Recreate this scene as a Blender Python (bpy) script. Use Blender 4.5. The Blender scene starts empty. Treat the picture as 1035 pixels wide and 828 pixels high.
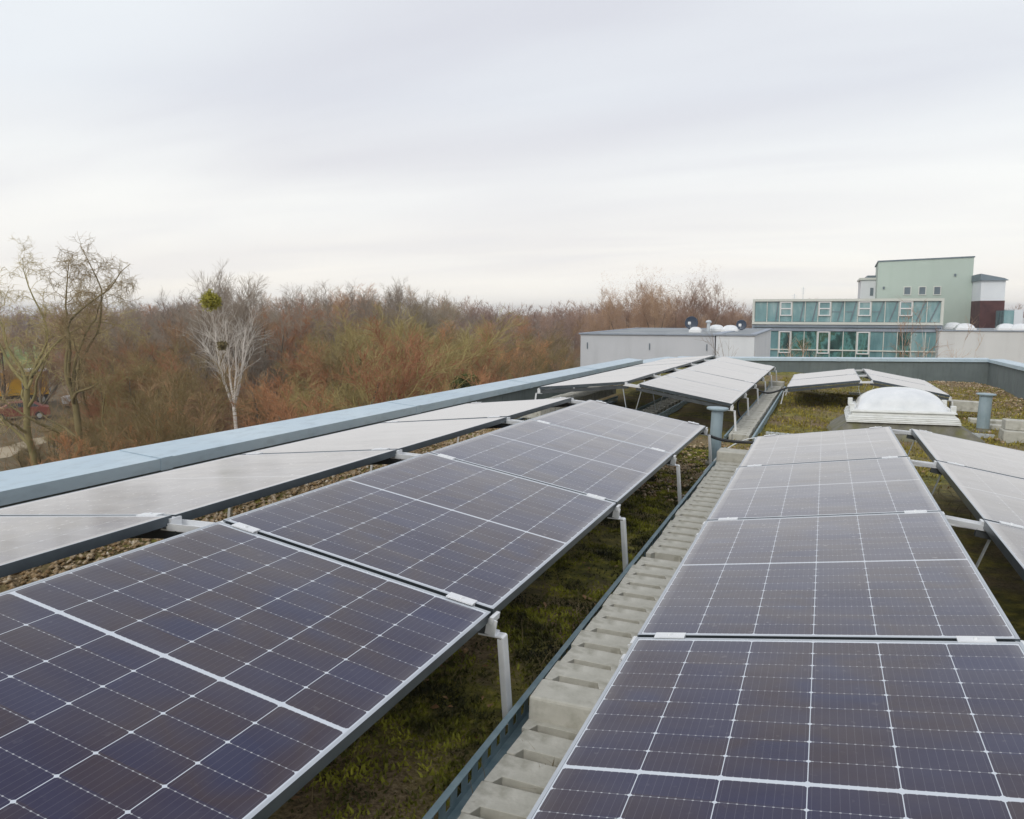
import bpy, math, random
import numpy as np
from mathutils import Matrix, Vector
R = math.radians
SC = bpy.context.scene
COL = SC.collection
random.seed(7); rng = np.random.default_rng(7)

# ------------------------------------------------------------------ camera, sky, sun, exposure
HC = 8.5                                  # camera height over the ground
PITCH, YAW, ROLL, FPX = 0.1211, 0.3624, 0.0375, 821.1
def cam_axes(roll):
    fw = Vector((-math.sin(YAW)*math.cos(PITCH), math.cos(YAW)*math.cos(PITCH), -math.sin(PITCH)))
    r = Vector((math.cos(YAW), math.sin(YAW), 0)); u = r.cross(fw)
    return r*math.cos(roll)+u*math.sin(roll), -r*math.sin(roll)+u*math.cos(roll), fw
def mat_cols(a, b, c):
    return Matrix(((a[0],b[0],c[0]),(a[1],b[1],c[1]),(a[2],b[2],c[2])))
rw, uw, fw = cam_axes(0.0)
cam_d = bpy.data.cameras.new('camera'); cam = bpy.data.objects.new('camera', cam_d); COL.objects.link(cam)
cam_d.sensor_fit = 'HORIZONTAL'; cam_d.sensor_width = 36.0; cam_d.lens = 36.0*FPX/1035.0
cam_d.clip_start = 0.05; cam_d.clip_end = 6000
cam.matrix_world = Matrix.Translation((0,0,HC)) @ mat_cols(rw, uw, -fw).to_4x4()
SC.camera = cam
# the roof falls slightly to one side for drainage: everything on it is built in the roof's own frame
r1, u1, f1 = cam_axes(ROLL)
RF = Matrix.Translation((0,0,HC)) @ (mat_cols(rw,uw,fw) @ mat_cols(r1,u1,f1).transposed()).to_4x4()
def at(u, v, y):
    """world point on the plane Y = y seen at photo position (u, v)"""
    d = fw + rw*((u-517.5)/FPX) - uw*((v-414)/FPX)
    return Vector((0,0,HC)) + d*(y/d[1])

SUN_EL, SUN_AZ = R(34), R(-165)            # azimuth from +Y, towards +X
world = bpy.data.worlds.new("World"); SC.world = world; world.use_nodes = True
wn = world.node_tree; wn.nodes.clear()
def wnode(t, **k):
    n = wn.nodes.new(t)
    for a, b in k.items(): setattr(n, a, b)
    return n
wo = wnode('ShaderNodeOutputWorld'); bg = wnode('ShaderNodeBackground'); bg.inputs[1].default_value = 0.1
sky = wnode('ShaderNodeTexSky', sky_type='NISHITA', sun_disc=False, sun_elevation=SUN_EL, sun_rotation=SUN_AZ)
tc = wnode('ShaderNodeTexCoord'); sp = wnode('ShaderNodeSeparateXYZ'); wn.links.new(tc.outputs['Generated'], sp.inputs[0])
def wmath(op, a, b=None, c=None):
    n = wnode('ShaderNodeMath', operation=op)
    for i, x in enumerate((a, b, c)):
        if x is None: continue
        if isinstance(x, (int, float)): n.inputs[i].default_value = x
        else: wn.links.new(x, n.inputs[i])
    return n.outputs[0]
zc = wmath('ADD', wmath('MAXIMUM', sp.outputs[2], 0.0), 0.10)
cb = wnode('ShaderNodeCombineXYZ')
wn.links.new(wmath('DIVIDE', sp.outputs[0], zc), cb.inputs[0]); wn.links.new(wmath('DIVIDE', sp.outputs[1], zc), cb.inputs[1])
def wnoise(scale, rot, sx, sy, detail, rough, dist=0.0):
    mp = wnode('ShaderNodeMapping'); mp.inputs['Rotation'].default_value = (0,0,rot); mp.inputs['Scale'].default_value = (sx,sy,1)
    wn.links.new(cb.outputs[0], mp.inputs[0])
    n = wnode('ShaderNodeTexNoise'); n.inputs['Scale'].default_value = scale; n.inputs['Detail'].default_value = detail
    n.inputs['Roughness'].default_value = rough; n.inputs['Distortion'].default_value = dist
    wn.links.new(mp.outputs[0], n.inputs[0]); return n.outputs[0]
n1 = wnoise(0.34, YAW-0.12, 0.45, 1.0, 3.5, 0.42, 0.5)
n2 = wnoise(0.9, YAW+0.2, 0.40, 1.0, 4, 0.45, 0.5)
mixn = wmath('ADD', wmath('MULTIPLY', n1, 0.65), wmath('MULTIPLY', n2, 0.35))
cr = wnode('ShaderNodeValToRGB'); wn.links.new(mixn, cr.inputs[0])
e = cr.color_ramp.elements
e[0].position = 0.40; e[0].color = (0.615,0.63,0.685,1)
e[1].position = 0.60; e[1].color = (0.80,0.845,0.865,1)
# towards the horizon the cloud base thins to warm cream
hr = wnode('ShaderNodeValToRGB'); wn.links.new(sp.outputs[2], hr.inputs[0])
h = hr.color_ramp.elements
h[0].position = 0.0; h[0].color = (1,1,1,1); h[1].position = 0.24; h[1].color = (0,0,0,1)
hm = h.new(0.10); hm.color = (0.55,0.55,0.55,1)
warm = wnode('ShaderNodeMix', data_type='RGBA'); warm.inputs['B'].default_value = (0.89,0.85,0.785,1)
wn.links.new(wmath('MULTIPLY', hr.outputs[0], wmath('ADD', 0.45, wmath('MULTIPLY', n2, 0.9))), warm.inputs['Factor']); wn.links.new(cr.outputs[0], warm.inputs['A'])
bright = wnode('ShaderNodeVectorMath', operation='SCALE'); bright.inputs['Scale'].default_value = 10.0
wn.links.new(warm.outputs['Result'], bright.inputs[0])
mx = wnode('ShaderNodeMix', data_type='RGBA'); mx.inputs['Factor'].default_value = 0.97
wn.links.new(sky.outputs[0], mx.inputs['A']); wn.links.new(bright.outputs[0], mx.inputs['B'])
wn.links.new(mx.outputs['Result'], bg.inputs[0]); wn.links.new(bg.outputs[0], wo.inputs[0])
sd = bpy.data.lights.new('sun', 'SUN'); sd.energy = 0.9; sd.angle = R(16); sd.color = (1,0.95,0.88)
sun = bpy.data.objects.new('sun', sd); COL.objects.link(sun)
sdir = Vector((math.sin(SUN_AZ)*math.cos(SUN_EL), math.cos(SUN_AZ)*math.cos(SUN_EL), math.sin(SUN_EL)))
sun.matrix_world = sdir.to_track_quat('Z','Y').to_matrix().to_4x4()
vs = SC.view_settings
vs.view_transform = 'Standard'; vs.look = 'None'; vs.gamma = 1; vs.exposure = 0.25; vs.use_curve_mapping = False

# ------------------------------------------------------------------ node helper and materials
class NT:
    def __init__(s, name):
        s.m = bpy.data.materials.new(name); s.m.use_nodes = True
        s.t = s.m.node_tree; s.b = s.t.nodes['Principled BSDF']
    def n(s, t, **k):
        x = s.t.nodes.new(t)
        for a, b in k.items(): setattr(x, a, b)
        return x
    def l(s, a, b): s.t.links.new(a, b)
    def M(s, op, a, b=None, c=None):
        x = s.n('ShaderNodeMath', operation=op)
        for i, v in enumerate((a, b, c)):
            if v is None: continue
            if isinstance(v, (int, float)): x.inputs[i].default_value = v
            else: s.l(v, x.inputs[i])
        return x.outputs[0]
    def coord(s, which='Object'):
        return s.n('ShaderNodeTexCoord').outputs[which]
    def noise(s, vec, scale, detail=4, rough=0.55, sc=(1,1,1), dist=0):
        mp = s.n('ShaderNodeMapping'); mp.inputs['Scale'].default_value = sc; s.l(vec, mp.inputs[0])
        x = s.n('ShaderNodeTexNoise'); x.inputs['Scale'].default_value = scale
        x.inputs['Detail'].default_value = detail; x.inputs['Roughness'].default_value = rough; x.inputs['Distortion'].default_value = dist
        s.l(mp.outputs[0], x.inputs[0]); return x.outputs[0]
    def ramp(s, f, *st):
        x = s.n('ShaderNodeValToRGB'); s.l(f, x.inputs[0]); el = x.color_ramp.elements
        el[0].position, el[0].color = st[0][0], (*st[0][1], 1)
        el[1].position, el[1].color = st[-1][0], (*st[-1][1], 1)
        for p, c in st[1:-1]:
            k = el.new(p); k.color = (*c, 1)
        return x.outputs[0]
    def mix(s, f, a, b, bt='MIX'):
        x = s.n('ShaderNodeMix', data_type='RGBA', blend_type=bt)
        for k, v in (('Factor', f), ('A', a), ('B', b)):
            if isinstance(v, (int, float)): x.inputs[k].default_value = v
            elif isinstance(v, tuple): x.inputs[k].default_value = (*v, 1)
            else: s.l(v, x.inputs[k])
        return x.outputs['Result']
    def bump(s, h, strength=0.3, dist=0.01):
        x = s.n('ShaderNodeBump'); x.inputs['Strength'].default_value = strength; x.inputs['Distance'].default_value = dist
        s.l(h, x.inputs['Height']); s.l(x.outputs[0], s.b.inputs['Normal'])
    def out(s, col=None, rough=None, metal=None, **k):
        b = s.b
        for key, v in (('Base Color', col), ('Roughness', rough), ('Metallic', metal)):
            if v is None: continue
            if isinstance(v, tuple): b.inputs[key].default_value = (*v, 1)
            elif isinstance(v, (int, float)): b.inputs[key].default_value = v
            else: s.l(v, b.inputs[key])
        return s.m

def mottled(name, a, b, scale=6, rough=0.8, metal=0, bump=0.2, bscale=40, sc=(1,1,1), bd=0.004, coord='Object', streak=None):
    t = NT(name); c = t.coord(coord); f = t.noise(c, scale, 6, 0.6, sc)
    col = t.ramp(f, (0.3, a), (0.7, b))
    if streak:                                   # rain streaks and dirt with a shape of their own
        g = t.noise(c, streak[0], 4, 0.6, streak[1])
        col = t.mix(t.M('MULTIPLY', t.M('SMOOTHSTEP', g, 0.5, 0.72) if False else t.ramp(g, (0.5,(0,0,0)), (0.72,(1,1,1))), streak[2]), col, streak[3])
    if bump: t.bump(t.noise(c, bscale, 5), bump, bd)
    return t.out(col, rough, metal)

MAT = {}
def cell_material():
    t = NT('solar_cells'); c = t.coord('Object'); s = t.n('ShaderNodeSeparateXYZ'); t.l(c, s.inputs[0])
    x, y = s.outputs[0], s.outputs[1]
    W, L = 1.134, 1.722; pc, pr = 0.1845, 0.0925
    mx_ = (W-6*pc)/2; half = 9*pr
    xr = t.M('DIVIDE', t.M('SUBTRACT', x, mx_), pc)
    y0 = t.M('SUBTRACT', t.M('ABSOLUTE', t.M('SUBTRACT', y, L/2)), 0.007)      # distance from the middle bar
    yr = t.M('DIVIDE', y0, pr)
    def near(v):                                 # distance to the nearest whole number
        return t.M('ABSOLUTE', t.M('SUBTRACT', v, t.M('ROUND', v)))
    dx = t.M('MULTIPLY', near(xr), pc); dy = t.M('MULTIPLY', near(yr), pr)
    col_line = t.M('LESS_THAN', dx, 0.0011)
    row_line = t.M('LESS_THAN', dy, 0.0008)
    dia = t.M('LESS_THAN', t.M('ADD', dx, dy), 0.0070)
    midb = t.M('LESS_THAN', y0, 0.0)
    outx = t.M('GREATER_THAN', t.M('ABSOLUTE', t.M('SUBTRACT', x, W/2)), 3*pc)
    outy = t.M('GREATER_THAN', y0, half)
    bx = t.M('DIVIDE', t.M('MODULO', t.M('SUBTRACT', x, mx_), pc), pc/10.0)
    bdx = t.M('MULTIPLY', t.M('ABSOLUTE', t.M('SUBTRACT', t.M('FRACT', bx), 0.5)), pc/10.0)
    bus = t.M('LESS_THAN', bdx, 0.00055)
    tick = t.M('MULTIPLY', t.M('LESS_THAN', bdx, 0.0022), t.M('LESS_THAN', dy, 0.0016))
    white = t.M('MAXIMUM', t.M('MAXIMUM', col_line, dia), t.M('MAXIMUM', midb, t.M('MAXIMUM', outx, outy)))
    f1 = t.noise(c, 2.3, 3, 0.5); 
    ci = t.n('ShaderNodeCombineXYZ'); t.l(t.M('FLOOR', xr), ci.inputs[0]); t.l(t.M('FLOOR', t.M('DIVIDE', t.M('SUBTRACT', y, L/2), pr)), ci.inputs[1])
    wv = t.n('ShaderNodeTexWhiteNoise', noise_dimensions='3D'); t.l(ci.outputs[0], wv.inputs[0])
    ob = t.n('ShaderNodeObjectInfo')
    hue = t.M('ADD', t.M('ADD', t.M('MULTIPLY', f1, 0.85), t.M('MULTIPLY', wv.outputs[0], 0.14)), t.M('MULTIPLY', t.M('SUBTRACT', ob.outputs['Random'], 0.5), 0.12))
    cell = t.ramp(hue, (0.30,(0.001,0.004,0.052)), (0.46,(0.006,0.003,0.034)), (0.59,(0.018,0.005,0.014)), (0.70,(0.002,0.004,0.044)))
    c1 = t.mix(t.M('MULTIPLY', bus, 0.16), cell, (0.30,0.30,0.33))
    c2 = t.mix(t.M('MULTIPLY', row_line, 0.45), c1, (0.35,0.36,0.40))
    c3 = t.mix(t.M('MULTIPLY', tick, 0.7), c2, (0.55,0.56,0.58))
    c4 = t.mix(white, c3, (0.58,0.62,0.68))
    # dust film, thin and uneven
    dn = t.noise(c, 1.7, 5, 0.6, (1,2.2,1))
    c5 = t.mix(t.M('MULTIPLY', t.ramp(dn, (0.35,(0,0,0)), (0.8,(1,1,1))), 0.05), c4, (0.45,0.42,0.38))
    rg = t.M('ADD', 0.05, t.M('MULTIPLY', dn, 0.08))
    b = t.b; b.inputs['IOR'].default_value = 1.43; b.inputs['Specular Tint'].default_value = (0.84,0.85,1.0,1)
    b.inputs['Coat Weight'].default_value = 0.0; b.inputs['Coat Roughness'].default_value = 0.12; b.inputs['Coat IOR'].default_value = 1.5
    b.inputs['Sheen Weight'].default_value = 0.0; b.inputs['Sheen Roughness'].default_value = 0.35; b.inputs['Sheen Tint'].default_value = (1,0.96,0.92,1)
    t.bump(t.noise(c, 900, 2, 0.5), 0.03, 0.0004)
    m = t.out(c5, rg, 0.0)
    # dust film, thicker at edges and drops, plus painted-in sky sheen at grazing view
    lw = t.n('ShaderNodeLayerWeight'); lw.inputs['Blend'].default_value = 0.5
    cosv = t.M('MAXIMUM', t.M('SUBTRACT', 1.0, lw.outputs['Facing']), 0.02)
    ex = t.M('DIVIDE', t.M('SUBTRACT', W/2, t.M('ABSOLUTE', t.M('SUBTRACT', x, W/2))), 0.05)
    edge = t.M('MULTIPLY', t.M('MAXIMUM', t.M('SUBTRACT', 1.0, ex), 0.0), 0.008)
    drops = t.M('MULTIPLY', t.ramp(t.noise(c, 34, 2, 0.5), (0.66,(0,0,0)), (0.74,(1,1,1))), 0.005)
    oi = t.n('ShaderNodeObjectInfo')
    tau = t.M('ADD', t.M('MULTIPLY', t.M('ADD', t.M('MULTIPLY', dn, 1.3), t.M('MULTIPLY', oi.outputs['Random'], 0.35)), 0.0034), t.M('ADD', edge, drops))
    fac = t.M('SUBTRACT', 1.0, t.M('EXPONENT', t.M('MULTIPLY', t.M('DIVIDE', tau, t.M('POWER', cosv, 2.75)), -1.0)))
    df = t.n('ShaderNodeBsdfDiffuse'); df.inputs[0].default_value = (0.70,0.68,0.66,1)
    ms = t.n('ShaderNodeMixShader'); t.l(fac, ms.inputs[0]); t.l(t.b.outputs[0], ms.inputs[1]); t.l(df.outputs[0], ms.inputs[2])
    out = [q for q in t.t.nodes if q.type == 'OUTPUT_MATERIAL'][0]; t.l(ms.outputs[0], out.inputs[0])
    return m
MAT['cells'] = cell_material()
MAT['alu'] = mottled('anodised_aluminium', (0.62,0.64,0.66), (0.72,0.74,0.76), 9, 0.38, 0.85, 0.05, 300)
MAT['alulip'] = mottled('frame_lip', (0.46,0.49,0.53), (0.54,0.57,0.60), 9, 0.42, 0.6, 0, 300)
MAT['aluside'] = mottled('frame_side', (0.10,0.12,0.14), (0.14,0.165,0.185), 9, 0.30, 0.8, 0, 300)  # same aluminium, darkened in the colour for the dark ground it mirrors
MAT['beam'] = mottled('shaded_beam', (0.05,0.055,0.06), (0.08,0.09,0.095), 9, 0.6, 0.3, 0, 300)  # seam shade put into the beam colour, so panel gaps read dark
MAT['backsheet'] = mottled('backsheet', (0.62,0.62,0.62), (0.68,0.68,0.68), 3, 0.6, 0, 0)
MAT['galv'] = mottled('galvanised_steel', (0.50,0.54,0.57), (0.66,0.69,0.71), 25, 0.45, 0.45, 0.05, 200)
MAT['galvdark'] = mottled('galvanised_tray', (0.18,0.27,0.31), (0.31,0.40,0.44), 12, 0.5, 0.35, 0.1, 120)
MAT['alubright'] = mottled('bright_aluminium', (0.74,0.75,0.77), (0.82,0.83,0.84), 20, 0.42, 0.35, 0.05, 200)
MAT['concrete'] = mottled('ballast_concrete', (0.40,0.39,0.34), (0.57,0.555,0.50), 9, 0.93, 0, 0.5, 70, bd=0.004, streak=(11,(1,1,1),0.6,(0.21,0.20,0.15)))
MAT['coping'] = mottled('painted_zinc_coping', (0.43,0.54,0.62), (0.53,0.63,0.69), 1.3, 0.42, 0.2, 0.08, 3, streak=(5,(3,1,3),0.4,(0.28,0.34,0.37)))
MAT['parapet'] = mottled('parapet_felt', (0.115,0.14,0.145), (0.16,0.19,0.19), 2.2, 0.85, 0, 0.3, 60, streak=(4,(4,4,0.6),0.5,(0.09,0.105,0.095)))
MAT['pipe'] = mottled('vent_pipe_grey', (0.26,0.34,0.38), (0.35,0.43,0.47), 6, 0.5, 0.1, 0.05, 60, streak=(12,(3,3,0.5),0.3,(0.2,0.24,0.24)))
MAT['slot'] = mottled('block_recess', (0.15,0.145,0.12), (0.24,0.23,0.20), 20, 0.95, 0, 0.4, 80)  # slot floor painted darker than the concrete to deepen its shade
MAT['whiteplastic'] = mottled('white_grp', (0.66,0.67,0.65), (0.78,0.79,0.78), 4, 0.45, 0, 0.05, 30, streak=(9,(1,1,4),0.45,(0.42,0.41,0.35)))
t = NT('acrylic_dome'); tcd = t.coord()
MAT['dome'] = t.out(t.ramp(t.noise(tcd, 5, 5, 0.6), (0.3,(0.66,0.68,0.70)), (0.7,(0.80,0.81,0.82))), 0.22)
t.b.inputs['Coat Weight'].default_value = 0.5; t.b.inputs['Coat Roughness'].default_value = 0.1
MAT['felt'] = mottled('bitumen_upstand', (0.12,0.115,0.095), (0.24,0.23,0.19), 9, 0.95, 0, 0.6, 60, bd=0.006, streak=(5,(1,1,1),0.7,(0.16,0.155,0.05)))
MAT['rubber'] = mottled('black_rubber', (0.012,0.012,0.013), (0.02,0.02,0.022), 20, 0.5, 0, 0)
def roof_material(name):
    t = NT(name); c = t.coord()
    a = t.noise(c, 1.1, 6, 0.6); b = t.noise(c, 9, 6, 0.7); d = t.noise(c, 60, 4, 0.7)
    moss = t.ramp(b, (0.30,(0.025,0.026,0.008)), (0.5,(0.16,0.15,0.022)), (0.70,(0.42,0.36,0.06)))
    soil = t.ramp(d, (0.30,(0.06,0.040,0.020)), (0.5,(0.20,0.14,0.07)), (0.72,(0.36,0.28,0.17)))
    col = t.mix(t.ramp(a, (0.42,(0,0,0)), (0.60,(1,1,1))), moss, soil)
    h = t.M('ADD', t.M('MULTIPLY', b, 1.0), t.M('MULTIPLY', d, 0.5))
    t.bump(h, 0.9, 0.03)
    return t.out(col, 0.95)
MAT['roof'] = roof_material('sedum_roof')
def varied(name, st, rough=0.85, scale=30, coord='Object'):
    """a natural material: colour changes from piece to piece"""
    t = NT(name); c = t.coord(coord); f = t.noise(c, scale, 3, 0.7)
    return t.out(t.ramp(f, *st), rough)
MAT['moss'] = varied('moss_tufts', [(0.3,(0.06,0.055,0.014)),(0.5,(0.24,0.20,0.030)),(0.7,(0.52,0.43,0.08))], scale=7)
MAT['moss_shaded'] = varied('shaded_moss', [(0.30,(0.014,0.016,0.005)),(0.46,(0.060,0.060,0.010)),(0.56,(0.24,0.24,0.025)),(0.70,(0.46,0.44,0.05))], scale=4.5)  # moss copy darkened in the colour for the shade under the panels
MAT['drygrass'] = varied('dry_grass', [(0.3,(0.12,0.085,0.04)),(0.55,(0.24,0.18,0.09)),(0.7,(0.36,0.29,0.16))], scale=12)
MAT['gravel'] = varied('roof_gravel', [(0.28,(0.12,0.07,0.03)),(0.45,(0.30,0.20,0.10)),(0.58,(0.46,0.36,0.24)),(0.7,(0.72,0.66,0.56))], scale=22)

# ------------------------------------------------------------------ mesh helpers
class MB:
    def __init__(s): s.v = []; s.f = []; s.mi = []; s.cur = 0
    def add(s, vs, fs):
        o = len(s.v); s.v += [tuple(p) for p in vs]; s.f += [tuple(i+o for i in f) for f in fs]; s.mi += [s.cur]*len(fs)
    def box(s, x0, x1, y0, y1, z0, z1, M=None):
        p = [(x,y,z) for x in (x0,x1) for y in (y0,y1) for z in (z0,z1)]
        if M is not None: p = [M @ Vector(q) for q in p]
        s.add(p, [(0,1,3,2),(4,6,7,5),(0,4,5,1),(2,3,7,6),(0,2,6,4),(1,5,7,3)]); return s
    def hexa(s, bottom, top):
        s.add(list(bottom)+list(top), [(3,2,1,0),(4,5,6,7),(0,1,5,4),(1,2,6,5),(2,3,7,6),(3,0,4,7)]); return s
    def tube(s, pts, r, n=8, r2=None, caps=True):
        pts = [Vector(p) for p in pts]; k = len(pts); rings = []
        a = None
        for i, p in enumerate(pts):
            d = (pts[min(i+1,k-1)]-pts[max(i-1,0)]).normalized()
            if a is None: a = d.orthogonal().normalized()
            a = (a - d*a.dot(d)).normalized(); b = d.cross(a)
            rr = r if r2 is None else r+(r2-r)*i/(k-1)
            rings.append([p+(a*math.cos(2*math.pi*j/n)+b*math.sin(2*math.pi*j/n))*rr for j in range(n)])
        vs = [q for ring in rings for q in ring]; fs = []
        for i in range(k-1):
            for j in range(n): fs.append((i*n+j, i*n+(j+1)%n, (i+1)*n+(j+1)%n, (i+1)*n+j))
        if caps: fs += [tuple(range(n))[::-1], tuple((k-1)*n+j for j in range(n))]
        s.add(vs, fs); return s
    def strip(s, pts, wdir, w, t):
        """a flat bar of width w (along wdir) and thickness t bent along pts"""
        pts = [Vector(p) for p in pts]; wd = Vector(wdir).normalized(); k = len(pts); vs = []
        for i, p in enumerate(pts):
            d = (pts[min(i+1,k-1)]-pts[max(i-1,0)]).normalized(); nn = d.cross(wd).normalized()
            for a, b in ((-1,-1),(1,-1),(1,1),(-1,1)): vs.append(p+wd*(a*w/2)+nn*(b*t/2))
        fs = [(3,2,1,0), tuple(4*(k-1)+j for j in range(4))]
        for i in range(k-1):
            for j in range(4): fs.append((4*i+j, 4*i+(j+1)%4, 4*i+4+(j+1)%4, 4*i+4+j))
        s.add(vs, fs); return s
    def lathe(s, prof, n=24, c=(0,0,0)):
        vs = []; fs = []; k = len(prof)
        for r, z in prof:
            for j in range(n): a = 2*math.pi*j/n; vs.append((c[0]+r*math.cos(a), c[1]+r*math.sin(a), c[2]+z))
        for i in range(k-1):
            for j in range(n): fs.append((i*n+j, i*n+(j+1)%n, (i+1)*n+(j+1)%n, (i+1)*n+j))
        fs += [tuple(range(n))[::-1], tuple((k-1)*n+j for j in range(n))]
        s.add(vs, fs); return s
    def mesh(s, name, mats, smooth=False):
        me = bpy.data.meshes.new(name); me.from_pydata(s.v, [], s.f)
        for m in (mats if isinstance(mats, (list,tuple)) else [mats]): me.materials.append(m)
        if any(s.mi): me.polygons.foreach_set('material_index', s.mi)
        if smooth: me.polygons.foreach_set('use_smooth', [True]*len(me.polygons))
        me.update(); return me
    def build(s, name, mats, parent=None, M=None, smooth=False, bevel=0):
        return obj(name, s.mesh(name, mats, smooth), parent, M, bevel)
def obj(name, me, parent=None, M=None, bevel=0):
    o = bpy.data.objects.new(name, me); COL.objects.link(o)
    if parent is not None: o.parent = parent
    if M is not None:
        if parent is None: o.matrix_world = M
        else: o.matrix_local = M
    if bevel:
        b = o.modifiers.new('bevel', 'BEVEL'); b.width = bevel; b.segments = 2; b.limit_method = 'ANGLE'
    return o
def tag(o, label, cat, group=None):
    o['label'] = label; o['category'] = cat
    if group: o['group'] = group
    return o
def kind(o, k, label=None, cat=None):
    o['kind'] = k
    if label: o['label'] = label
    if cat: o['category'] = cat
    return o
def thing(name, label, cat, M=None, group=None):
    o = bpy.data.objects.new(name, None); COL.objects.link(o); o.empty_display_size = 0.2
    if M is not None: o.matrix_world = M
    return tag(o, label, cat, group)
def dup(src, M, label=None):
    r = src.copy(); COL.objects.link(r); r.matrix_world = M
    if label: r['label'] = label
    for ch in list(src.children):
        c = ch.copy(); COL.objects.link(c); c.parent = r
        for g in list(ch.children):
            d = g.copy(); COL.objects.link(d); d.parent = c
    return r
def T(x, y, z): return Matrix.Translation((x,y,z))
def np_mesh(name, verts, faces, mat, smooth=False):
    """verts (n,3); faces (m,4) or (m,3) arrays"""
    me = bpy.data.meshes.new(name); n = len(verts); m, k = faces.shape
    me.vertices.add(n); me.vertices.foreach_set('co', verts.astype(np.float32).ravel())
    me.loops.add(m*k); me.loops.foreach_set('vertex_index', faces.astype(np.int32).ravel())
    me.polygons.add(m); me.polygons.foreach_set('loop_start', np.arange(0, m*k, k, dtype=np.int32))
    me.polygons.foreach_set('loop_total', np.full(m, k, dtype=np.int32))
    if smooth: me.polygons.foreach_set('use_smooth', np.ones(m, dtype=bool))
    me.materials.append(mat); me.update(calc_edges=True); me.validate(); return me

# ------------------------------------------------------------------ the roof of our building
FZ = -1.42                                 # roof surface in the roof frame
RXL, RXR, RY0, RY1 = -4.12, 3.95, -2.5, 23.6
def roof_h(x, y):
    return FZ + 0.018*math.sin(x*1.7+y*0.9) + 0.014*math.sin(x*3.1-y*2.3+1) + 0.010*math.sin(x*7.3+y*5.1)
def roof_grid():
    xs = np.linspace(RXL, RXR, 78); ys = np.linspace(RY0, RY1, 262)
    X, Y = np.meshgrid(xs, ys)
    Z = FZ + 0.018*np.sin(X*1.7+Y*0.9) + 0.014*np.sin(X*3.1-Y*2.3+1) + 0.010*np.sin(X*7.3+Y*5.1) + rng.normal(0, 0.004, X.shape)
    v = np.stack([X, Y, Z], -1).reshape(-1,3); nx = len(xs)
    i = (np.arange(len(ys)-1)[:,None]*nx + np.arange(nx-1)[None,:]).ravel()
    f = np.stack([i, i+1, i+nx+1, i+nx], -1)
    return np_mesh('roof_surface', v, f, MAT['roof'], True)
kind(obj('roof_surface', roof_grid(), None, RF), 'structure')

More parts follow.
